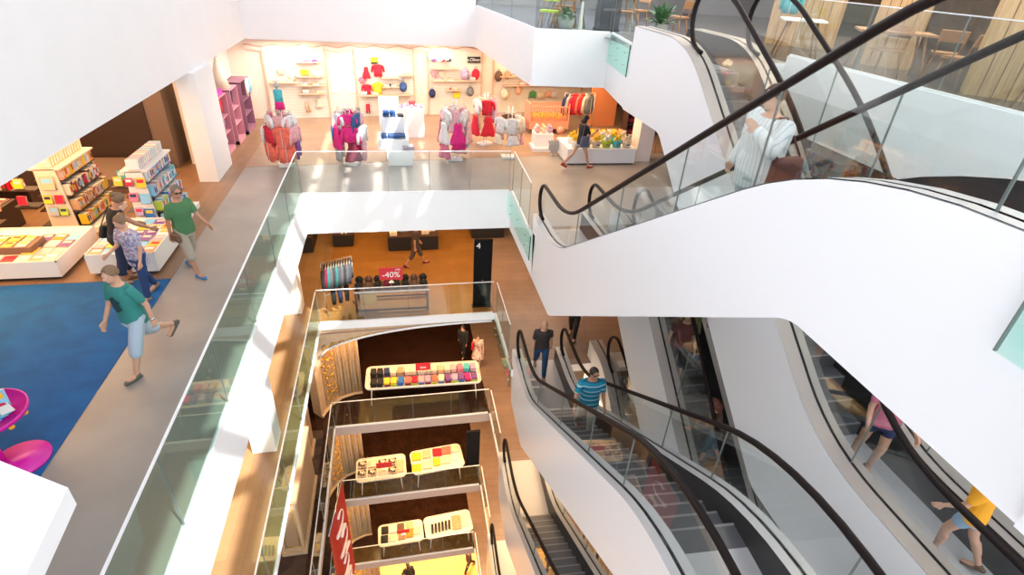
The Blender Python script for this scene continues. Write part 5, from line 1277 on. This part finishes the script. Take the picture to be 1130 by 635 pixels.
sale_sign(.48, 14.62, z2+1.05, .5, .3, 'Sale', 'red sale sign standing among the colourful towels', .13)
tray_table(-1.18, 14.32, z3, 1.75, 1.05, 'white tray table with dark patterned clothes three levels down', rz=.03)
tray_table(.88, 14.45, z3, 1.9, 1.1, 'white tray table with yellow and red clothes three levels down', rz=.10)
tray_table(-.65, 14.28, z4, 1.75, .95, 'white tray table with black and rust clothes four levels down', rz=.03)
tray_table(1.28, 14.4, z4, 1.9, 1.0, 'white tray table with black shoes and tan cloth four levels down', rz=.08)
MIX = patterned('dark_mix_print', [(.05, .04, .05), (.7, .62, .52), (.12, .08, .06), (.45, .35, .25)], 16)
def heap(x, y, z, m, w, d, h, label, cat='clothes', grp=None, rz=0.0):
    b = MB(); b.ball((0, 0, h*.4), (w*.5, d*.5, h*.42), m, 14); b.box((0, 0, h*.3), (w*1.0, d*.95, h*.55), m)
    o = b.build('folded_garment', None, (x, y, z), rz); mo = o.modifiers.new('bevel', 'BEVEL'); mo.width = .01; return tag(o, label, cat, grp)
for i in range(8):
    heap(-1.85+(i % 4)*.36, 14.1+(i//4)*.42, z3+.80, MIX if i % 3 != 2 else fab('cream'), .3, .34, .16, 'patterned folded garment %s in the %s row, left table three levels down' % (ORD[i % 4], ('front', 'rear')[i//4]), 'clothes', 'patterned clothes three levels down')
heap(-.52, 14.3, z3+.80, fab('apricot'), .3, .6, .12, 'apricot cloth at the right end of the dark patterned table')
sale_sign(-1.05, 14.1, z3+.98, .55, .26, '', 'dark red sign card on the patterned clothes table', .1)
for i, (x, y, c, w) in enumerate(((.1, 14.1, 'yellow', .34), (.12, 14.65, 'yellow', .34), (.5, 14.2, 'cream', .34), (.5, 14.7, 'apricot', .3), (.85, 14.3, 'yellow', .26), (.9, 14.75, 'red', .34), (1.2, 14.35, 'cream', .34), (1.25, 14.8, 'coral', .34), (1.6, 14.45, 'white', .3), (1.6, 14.85, 'cream', .3))):
    heap(x, y+.0, z3+.80, fab(c), w, .38, .12, '%s folded garment %s counted from the left, yellow and red table' % (cn(c), ORD[i]), 'clothes', 'clothes on the yellow and red table')
r = thing('level_board', 'tall black board standing behind the yellow and red clothes', 'board', (1.95, 14.2, z3)); MB().bb(0, .5, 0, .10, .03, 2.3, BB).build('board', r); MB().bb(-.03, .53, -.04, .14, 0, .03, BLACK).build('foot', r)
for i, (x, y, c) in enumerate(((-1.3, 14.1, 'black'), (-1.28, 14.5, 'black'), (-.98, 14.1, 'cream'), (-.95, 14.5, 'white'), (-.65, 14.55, 'brown'), (-.62, 14.15, 'tan'), (-.3, 14.2, 'orange'), (-.28, 14.55, 'apricot'), (.0, 14.3, 'cream'))):
    heap(x, y-.02, z4+.80, fab(c), .28, .34, .14, '%s folded garment %s counted from the left, rust sign table' % (cn(c), ORD[i]), 'clothes', 'clothes on the rust sign table')
sale_sign(-.55, 14.1, z4+.96, .5, .22, '', 'rust red sign card four levels down', .1)
for i in range(6):
    b = MB(); capsule(b, (0, -.16, .05), (0, .02, .06), .04, .045, BLACK); capsule(b, (0, .02, .06), (0, .1, .2), .045, .05, BLACK)
    o = b.build('boot', None, (.62+i*.14, 14.22+i*.02, z4+.80)); tag(o, 'black boot %s from the left on the tray table four levels down' % ORD[i], 'boot', 'black boots four levels down')
heap(1.62, 14.42, z4+.80, fab('tan'), .36, .7, .1, 'tan folded cloth right of the black boots'); heap(1.98, 14.5, z4+.80, fab('cream'), .32, .7, .1, 'cream folded cloth at the right end of the boot table')
# ------------------------------------------------------------------ gilded arches and pilasters on each lower level
CREAM = mat('gilt_cream', (.62, .44, .27), .5, c2=(.55, .37, .22), scale=6); GOLD = mat('gilded_relief', (.72, .40, .07), .35, .45, var=.3, scale=12)
CURVE = [(-2.86, 13.95), (-2.80, 14.15), (-2.62, 14.5), (-2.3, 14.82), (-1.9, 14.98), (-1.62, 15.0)]
def pilaster(z0, z1_, dx, label):
    r = thing('gilded_pilaster', label, 'pilaster', (dx, 0, z0)); H = z1_-z0
    pts = [Vector((x, y, 0)) for x, y in CURVE]; n = len(pts)
    b = MB(); vs = [tuple(p) for p in pts]+[(p.x, p.y, H) for p in pts]+[(p.x-.3, p.y+.3, 0) for p in pts]+[(p.x-.3, p.y+.3, H) for p in pts]
    b.add(vs, [(i, i+1, n+i+1, n+i) for i in range(n-1)]+[(2*n+i+1, 2*n+i, 3*n+i, 3*n+i+1) for i in range(n-1)]+[(n-1, 3*n-1, 4*n-1, 2*n-1), (0, n, 3*n, 2*n)], CREAM); b.build('curved_wall', r)
    # flutes on the right part, base mould
    b = MB()
    for k in range(7):
        t = k/6; x = -2.25+.62*t; y = 14.84+.15*min(1, t*1.6)-.03; b.tube([(x, y, .15), (x, y, H-.05)], .028, GOLD if k % 2 else CREAM, 8)
    b.build('flutes', r)
    MB().tube([(p.x+.02, p.y-.03, .07) for p in pts], .06, CREAM, 8).build('base_moulding', r)
    # scrolls
    b = MB(); rnd = random.Random(3)
    cx0 = Vector((-2.55, 14.52, 0)); tdir = Vector((.55, .62, 0)).normalized(); nrm = Vector((.75, -.66, 0)).normalized()
    zz = .45; s = 1
    while zz < H-.3:
        pts2 = []
        for i in range(22):
            a = i*.42*s; rr = .20*(1-i/26); c = cx0+tdir*(rr*math.cos(a)*.9)+nrm*.04; pts2.append((c.x, c.y, zz+rr*math.sin(a)))
        b.tube(pts2, [.026*(1-i/30) for i in range(22)], GOLD, 6)
        for q in range(5):
            a = q*1.25+zz; c = cx0+tdir*(.2*math.cos(a))+nrm*.04; b.ball((c.x, c.y, zz+.2*math.sin(a)), (.05, .05, .03), GOLD, 8)
        zz += .34; s = -s
    b.build('scroll_relief', r)
    b = MB()
    for dx_ in (-.28, .30):
        c = cx0+tdir*dx_+nrm*.02; b.tube([(c.x, c.y, .2), (c.x, c.y, H-.1)], .018, GOLD, 6)
    b.build('border', r)
    return r
def arch(z0, y, x0, x1, drop, label, zt):
    """spandrel wall with an elliptical soffit, hanging below a floor edge"""
    r = thing('gilded_arch', label, 'arch', (0, y, zt)); n = 22; poly = []
    for i in range(n+1):
        t = i/n; x = x0+(x1-x0)*t; poly.append((x, -.06-drop*(1-math.sin(math.acos(max(-1, 1-t)))))) if False else poly.append((x, -.08-drop*(1-(1-(1-t)**2.6)**.6)))
    b = MB(); b.prism([(x0-.4, 0), (x0-.4, -drop-.4), (x0, -drop-.4)]+poly+[(x1, 0)], 'Y', 0, .12, CREAM); b.build('spandrel', r)
    b = MB(); b.tube([(p[0], -.03, p[1]+.03) for p in poly], .035, WHITE, 8); b.build('arch_moulding', r)
    b = MB(); b.tube([(x0-.1, -.02, -.16), (x1, -.02, -.05)], .018, mat('rose_line', (.5, .3, .25), .5), 6)
    for k in range(9):
        t = (k+.5)/9; x = x0+.1+t*(x1-x0)*.42; zt_ = -.2-drop*.55*(1-t)**1.5
        b.tube([(x+.12*math.cos(a)*(1-a/9), -.03, zt_+.10*math.sin(a)*(1-a/9)*(1.2-t)) for a in [i*.5 for i in range(12)]], .02*(1.2-t), GOLD, 6)
    b.build('leaf_relief', r)
    return r
pilaster(z2, -4.14, 0, 'gilded curved pilaster under the sale table floor'); arch(0, 13.76, -2.62, 2.6, .95, 'cream arch with gilded leaves under the sale table floor', -4.14)
pilaster(z3, z2-.36, -.22, 'gilded curved pilaster beside the dark patterned clothes table'); pilaster(z4, z3-.36, -.25, 'gilded curved pilaster beside the rust sign table'); pilaster(-19.5, z4-.36, -.1, 'gilded pilaster above the bright ground floor')
# ornate cabinets and carpet on the left side of the lower voids
def panelled(x, y, z, w, d, h, label):
    r = thing('panelled_pillar', label, 'pillar', (x, y, z)); MB().bb(0, w, 0, d, .12, h, CREAM).build('shaft', r); MB().bb(-.05, w+.05, -.05, d+.05, 0, .12, CREAM).build('base', r)
    for y_ in (-.012,): MB().prism([(.08, .3), (w-.08, .3), (w-.08, h-.3), (.08, h-.3)], 'Y', y_, 0, mat('panel_brown', (.40, .25, .14), .5)).build('front_panel', r)  # panel face a darker brown than the cream shaft
    b = MB()
    for q in ((.08, .3, w-.08, .3), (.08, h-.3, w-.08, h-.3), (.08, .3, .08, h-.3), (w-.08, .3, w-.08, h-.3)): b.tube([(q[0], -.02, q[1]), (q[2], -.02, q[3])], .014, GOLD, 6)
    b.build('gilt_border', r); MB().prism([(.12, .3), (d-.12, .3), (d-.12, h-.3), (.12, h-.3)], 'X', w, w+.012, mat('panel_brown', (.40, .25, .14), .5)).build('side_panel', r)
    MB().bb(-.06, w+.06, -.06, d+.06, h, h+.1, CREAM).build('cap', r)
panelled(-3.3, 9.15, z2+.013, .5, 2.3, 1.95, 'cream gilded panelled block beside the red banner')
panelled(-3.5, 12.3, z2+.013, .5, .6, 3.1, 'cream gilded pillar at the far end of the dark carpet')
CARP = patterned('hexagon_carpet', [(.045, .025, .02), (.07, .04, .03), (.03, .018, .018), (.055, .03, .022)], 4)
for z, nm in ((z2, 'two'), (z3, 'three')):
    o = MB().bb(-5.5, -2.75, 5, 13.4, 0, .012, CARP).build('carpet', None, (0, 0, z)); tag(o, 'dark hexagon patterned carpet %s levels down on the left' % nm, 'carpet')
# red banner with white brush script
r = thing('banner', 'long red banner with white script hanging in the void', 'banner', (-2.32, 11.1, -10.9), PI/2-.12)
b = MB(); n = 14; vs = []
for i in range(n+1):
    x = -.9+1.8*i/n; vs += [(x, .04*math.sin(i*.8), -2.2), (x, .04*math.sin(i*.8), 2.2)]
b.add(vs, [(2*i, 2*i+2, 2*i+3, 2*i+1) for i in range(n)], mat('banner_red', (.40, .008, .012), .6)); b.build('cloth', r)
MB().tube([(-.95, 0, 2.22), (.95, 0, 2.22)], .025, STEEL, 8).build('top_rod', r); MB().tube([(-.95, 0, -2.22), (.95, 0, -2.22)], .025, STEEL, 8).build('bottom_rod', r)
b = MB()
for k, (cx, cz, sc) in enumerate(((0, 1.25, .5), (.1, .2, .55), (-.1, -.8, .5), (.1, -1.6, .35))):
    b.tube([(cx+sc*math.sin(t*1.7)*.9, -.06, cz+sc*(t/3-1)+sc*.35*math.cos(t*2.3)) for t in [i*.3 for i in range(20)]], [.03+.02*math.sin(i*.7) for i in range(20)], SWHITE, 6)
b.build('script', r)
# people on the lower floors
p = at(459, 293, Z=z1)
person('walker in dark clothes crossing the amber floor', (p.x, p.y, z1), math.radians(-80), 1.7, pose=dict(hl=24, kl=4, hr=-18, kr=18), top=(cloth('dk1', (.05, .03, .03)), 'shirt'), bottom=(cloth('dk2', (.08, .05, .04)), 'shorts'), shoes=fab('wine'), hair=(HB, 'short'), skin=SKINT, vox=.016)
p = at(527, 402, Z=z2)
person('woman in pale patterned dress with a red bag behind the towels', (p.x, p.y, z2), math.radians(170), 1.45, pose=dict(hl=14, kl=5, hr=-12, kr=12), top=(patterned('pale_print', [(.6, .45, .38), (.7, .6, .5), (.5, .2, .15)], 14), 'dress'), shoes=BLACK, hair=(HB, 'long'), extra=[shoulder_bag(fab('red'), 1, .1, -.02, (.12, .3, .3))], vox=.016)
p = at(512, 398, Z=z2)
person('person in black behind the towel table', (p.x, p.y+.3, z2), math.radians(150), 1.5, pose=dict(hl=14, kl=5, hr=-12, kr=12), top=(cloth('bk3', (.012, .012, .014)), 'long'), bottom=(cloth('bk4', (.015, .013, .015)), 'trousers'), shoes=BLACK, hair=(HD, 'bob'), vox=.016)
p = at(517, 629, Z=-19.5)
person('tiny figure in dark clothes walking on the bright ground floor', (p.x, p.y, -19.5), math.radians(120), 1.65, pose=dict(hl=22, kl=5, hr=-22, kr=14), top=(cloth('bk5', (.06, .02, .02)), 'long'), bottom=(cloth('bk6', (.05, .025, .02)), 'trousers'), shoes=BLACK, hair=(HD, 'bob'), vox=.02)
p = at(452, 648, Z=-19.5)
person('tiny dark figure at the lower edge of the bright ground floor', (p.x, p.y, -19.5), math.radians(20), 1.75, pose=dict(hl=12, kl=5, hr=-12, kr=14), top=(cloth('bk7', (.015, .012, .012)), 'long'), bottom=(cloth('bk8', (.02, .015, .015)), 'trousers'), shoes=BLACK, hair=(HD, 'long'), vox=.02)
# table seen beside the escalator foot two levels down
p = at(552, 505, Z=z3+.0)
# gilded strip right of the tan floor
r = thing('gilded_screen', 'gilded lattice screen at the right of the tan floor', 'screen', (6.75, 12.4, z1), -.2)
MB().bb(0, .06, 0, 2.6, 0, 2.6, GOLD).build('panel', r); b = MB()
for i in range(9): b.tube([(-.02, i*.32, .05), (-.02, i*.32, 2.55)], .02, CREAM, 6); b.tube([(-.02, 0, .1+i*.3), (-.02, 2.6, .1+i*.3)], .02, CREAM, 6)
b.build('lattice', r)
# tall cream shutters behind the narrow escalator
for i in range(6):
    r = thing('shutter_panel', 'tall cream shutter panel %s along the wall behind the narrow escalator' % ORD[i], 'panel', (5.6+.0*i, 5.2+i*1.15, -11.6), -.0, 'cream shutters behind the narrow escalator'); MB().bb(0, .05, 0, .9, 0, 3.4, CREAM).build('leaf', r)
    for k in range(2): MB().bb(-.012, 0, .12+k*.36, .40+k*.36, .2, 3.2, mat('panel_brown', (.40, .25, .14), .5)).build('inset', r)
# ------------------------------------------------------------------ cafe on the upper floor
zc = 3.9
OAK = mat('oak_boards', (.56, .38, .20), .55, c2=(.42, .26, .13), scale=3.2, stretch=(9, 9, .5))
OAK2 = mat('oak_furniture', (.40, .22, .11), .5, c2=(.30, .16, .08), scale=8, stretch=(6, 6, 1))
struct(MB().bb(8.15, 20, -4, 24, 3.9, 3.91, mat('cafe_floor_dark', (.10, .095, .10), .22, c2=(.07, .065, .07), scale=1.5)).build('floor'))
b = MB(); b.prism([(3.06, 23.9), (3.06, 21.2), (3.6, 14.45), (5.2, 14.45), (5.2, 12.9), (8.15, 12.9), (8.15, 23.9)], 'Z', 3.9, 3.91, mat('cafe_floor_blue', (.20, .22, .26), .15, c2=(.12, .13, .15), scale=1.0)); struct(b.build('floor'))
def oak_pillar(x, y, w, d, label, rz=0.0, n=5):
    r = thing('oak_pillar', label, 'pillar', (x, y, zc+.012), rz)
    for i in range(n): MB().bb(w*i/n+.006, w*(i+1)/n-.006, 0, d, 0, 3.4, OAK).build('board', r)
    MB().bb(.02, w-.02, .03, d-.03, 0, 3.3, DKW).build('core', r)
    return r
oak_pillar(9.95, 11.0, .9, .5, 'wide oak clad pillar left of the cafe tables', -.9)
oak_pillar(9.35, 7.9, 1.0, .5, 'wide oak clad pillar nearest the right edge', -.75)
oak_pillar(9.7, 14.2, 1.6, .4, 'pale oak clad wall section behind the escalator head', -.9, 7)
oak_pillar(12.0, 17.6, 1.8, .4, 'oak clad wall section further back behind the hanging coat', -.9, 7)
def cafe_chair(x, y, rz, label, seatm=None, group='cafe chairs', s=1.0):
    r = thing('cafe_chair', label, 'chair', (x, y, zc+.012), rz, group)
    sm = seatm or OAK2
    MB().box((0, 0, .45*s), (.44, .42, .045), sm).build('seat', r)
    for sx_ in (-1, 1):
        MB().tube([(sx_*.17, .15, .44), (sx_*.23, .22, 0)], [.02, .015], OAK2, 8).build('leg', r)
        MB().tube([(sx_*.17, -.15, .44), (sx_*.23, -.24, 0)], [.02, .015], OAK2, 8).build('leg', r)
        MB().tube([(sx_*.19, -.18, .45), (sx_*.2, -.26, .85)], .016, OAK2, 8).build('back_post', r)
    MB().box((0, -.25, .76), (.44, .03, .2), sm, rot=Matrix.Rotation(.2, 3, 'X')).build('backrest', r)
    return r
def cafe_table(x, y, w, d, label, rz=0.0, h=.74, m=None):
    r = thing('cafe_table', label, 'table', (x, y, zc+.012), rz)
    MB().box((0, 0, h), (w, d, .04), m or OAK2).build('table_top', r)
    for sx_ in (-1, 1):
        for sy_ in (-1, 1): MB().tube([(sx_*(w/2-.18), sy_*(d/2-.14), h-.02), (sx_*(w/2-.03), sy_*(d/2-.03), 0)], [.028, .02], OAK2, 8).build('leg', r)
    return r
r = cafe_chair(3.98, 15.1, 2.7, 'lime green cushioned chair at the glass corner', fab('lime'), None)
cafe_chair(4.6, 15.9, .4, 'dark wooden chair right of the green one'); cafe_chair(5.0, 17.2, 2.5, 'wooden chair behind the pale round foot'); cafe_chair(6.5, 16.2, 1.2, 'wooden chair right of the dark pillar'); cafe_chair(7.2, 17.0, 2.0, 'wooden chair behind the planter'); cafe_chair(7.6, 15.2, .6, 'wooden chair near the escalator head')
cafe_table(4.9, 16.6, .9, .9, 'square cafe table behind the green chair'); cafe_table(6.9, 17.8, 1.0, .9, 'square cafe table right of the dark pillar')
r = thing('dark_pillar', 'dark grey pillar with faint lettering beside the cafe glass', 'pillar', (5.75, 15.4, zc+.012)); MB().bb(-.28, .28, 0, .4, 0, 3.4, mat('slate', (.05, .055, .07), .4)).build('shaft', r); text('Lobster', .16, mat('slate_letter', (.12, .12, .14), .4), r, (0, -.004, .55), (PI/2, 0, 0)) if False else MB().bb(-.2, .2, -.01, 0, .5, .56, mat('slate_letter', (.14, .14, .16), .4)).build('plate', r)
MB().bb(-.30, .30, -.02, .42, 0, .06, BLACK).build('base', r)
o = MB().lathe((0, 0, 0), [(.45, 0), (.45, .02), (.05, .04), (.03, .7)], mat('pale_foot', (.55, .58, .50), .4), 24).build('pedestal', None, (4.85, 15.1, zc+.012)); tag(o, 'round pale pedestal foot beside the dark pillar', 'pedestal')
def planter(x, y, s, label):
    r = thing('potted_plant', label, 'plant', (x, y, zc+.012)); MB().lathe((0, 0, 0), [(.16, 0), (.22, .35), (.20, .35), (.18, .3)], mat('pot_grey', (.3, .32, .3), .6), 16).build('pot', r)
    b = MB(); rnd = random.Random(int(x*10)); LM = mat('leaf_green', (.06, .16, .06), .5)
    for i in range(70):
        a = rnd.uniform(0, 2*PI); e = rnd.uniform(.2, 1.4); L = rnd.uniform(.25, .6)*s
        d = Vector((math.cos(a)*math.cos(e), math.sin(a)*math.cos(e), math.sin(e))); p0 = Vector((0, 0, .33)); q = d.cross(Vector((0, 0, 1))).normalized()*.045
        m = p0+d*L*.6; t = p0+d*L+Vector((0, 0, -.12)); b.add([p0, m+q, t, m-q], [(0, 1, 2, 3)], LM)
    b.build('foliage', r)
planter(6.7, 14.3, 1.2, 'leafy potted plant left of the escalator head'); planter(4.35, 14.75, .7, 'small leafy plant under the green chair')
# pale board standing on the landing, grey step boxes, hanging coat
r = thing('hanging_coat', 'mint green coat hanging against the oak boards', 'coat', (9.55, 13.3, zc+1.35), -.9)
o_ = bpy.data.objects.new('cloth', garment_mesh('jacket', 'turquoise')); col.objects.link(o_); o_.parent = r; h_ = bpy.data.objects.new('hanger', hanger_mesh()); col.objects.link(h_); h_.parent = r
# tables by the railing
for i, (x, y, rz) in enumerate(((10.3, 9.4, -.7), (9.2, 9.6, 1.9), (10.0, 8.8, .3), (9.0, 6.4, -.4), (9.8, 5.6, 1.2))):
    cafe_chair(x, y, rz, ['wooden chair at the far side of the railing table', 'wooden chair left of the railing table', 'wooden chair between the two oak pillars', 'wooden chair right of the nearest oak pillar', 'wooden chair at the right edge behind the glass'][i])
cafe_table(9.5, 9.9, 1.3, .9, 'oak cafe table between the two oak pillars', -.6); cafe_table(9.6, 6.0, 1.2, .9, 'oak cafe table right of the nearest oak pillar', -.5)
cafe_table(8.95, 11.9, .9, .7, 'small white topped table left of the wide oak pillar', -.5, .74, WHITEM)
for i in range(4):
    o = MB().lathe((0, 0, 0), [(.03, 0), (.012, .01), (.012, .09), (.035, .11), (.04, .2)], GLASS, 12).build('drinking_glass', None, (8.8+.13*i, 11.8+.1*(i % 2), zc+.775)); tag(o, 'clear drinking glass %s on the small white topped table' % ORD[i], 'glass', 'glasses on the white topped table')
r = cafe_chair(10.6, 8.3, -1.2, 'white cushioned chair high behind the far pillar', fab('white'))
# people on the far escalators and at their landing
def onfar(Y, s, z): return z+3.9*(Y-(4.4+s))/(9.6-4.4)
person('person in red top and navy shorts standing on the far escalator', (5.62, 3.85, .05), math.radians(150), 1.66, pose=dict(hl=14, kl=26, hr=-6, kr=8, al=20, el=50, ar=10, er=40), top=(fab('rose'), 'shirt'), bottom=(cloth('navy_sh', (.02, .03, .10)), 'hot'), shoes=fab('brown'), hair=(HB, 'long'))
person('child in orange t-shirt and pale denim shorts at the escalator landing', (5.70, 2.62, .03), math.radians(25), 1.42, pose=dict(hl=18, kl=20, hr=-16, kr=14, al=20, el=30, ar=-10, er=30), top=(cloth('orange_t', (.85, .38, .02)), 'shirt'), bottom=(cloth('lt_denim', (.28, .42, .60)), 'hot'), shoes=fab('brown'), hair=(HB, 'short'), build=1.1)
person('woman in sandals at the top of the lower far escalator', (5.85, 8.45, onfar(8.45, .95, -3.9)+.03), math.radians(175), 1.66, pose=dict(hl=4, kl=3, hr=-4, kr=6), top=(cloth('olive', (.12, .13, .05)), 'shirt'), bottom=(cloth('olive2', (.14, .15, .06)), 'skirt'), shoes=fab('brown'), hair=(HB, 'long'), skin=SKINT)
person('person in dark shorts beside the woman in sandals', (5.42, 8.0, onfar(8.0, .95, -3.9)+.03), math.radians(165), 1.68, pose=dict(hl=12, kl=10, hr=-8, kr=14), top=(cloth('wine_t', (.12, .03, .03)), 'shirt'), bottom=(cloth('dk_sh', (.03, .03, .04)), 'shorts'), shoes=fab('cream'), hair=(HD, 'short'))
person('person in brown jacket carrying a blue bag on the lower far escalator', (5.72, 6.6, onfar(6.6, .95, -3.9)+.03), math.radians(60), 1.62, pose=dict(hl=16, kl=16, hr=-10, kr=12, al=50, el=30, ar=20, er=30, lean=14, head=20), top=(cloth('brown_j', (.10, .055, .035)), 'long'), bottom=(cloth('teal_sk', (.03, .10, .16)), 'shorts'), shoes=fab('brown'), hair=(HR, 'long'), skin=SKIN, extra=[shoulder_bag(fab('blue'), 1, -.15, .1, (.06, .26, .3), False)])
person('person in black near the newel one level down', (4.7, 12.2, -3.9), math.radians(150), 1.7, pose=dict(hl=10, kl=5, hr=-12, kr=12), top=(cloth('bk9', (.012, .012, .014)), 'shirt'), bottom=(cloth('bk10', (.02, .015, .015)), 'trousers'), shoes=BLACK, hair=(HD, 'long'))
# small lit newel markers on the escalator bases
NL = mat('newel_light', (.9, .85, 1), .4, emit=(.9, .75, 1.0), es=6)
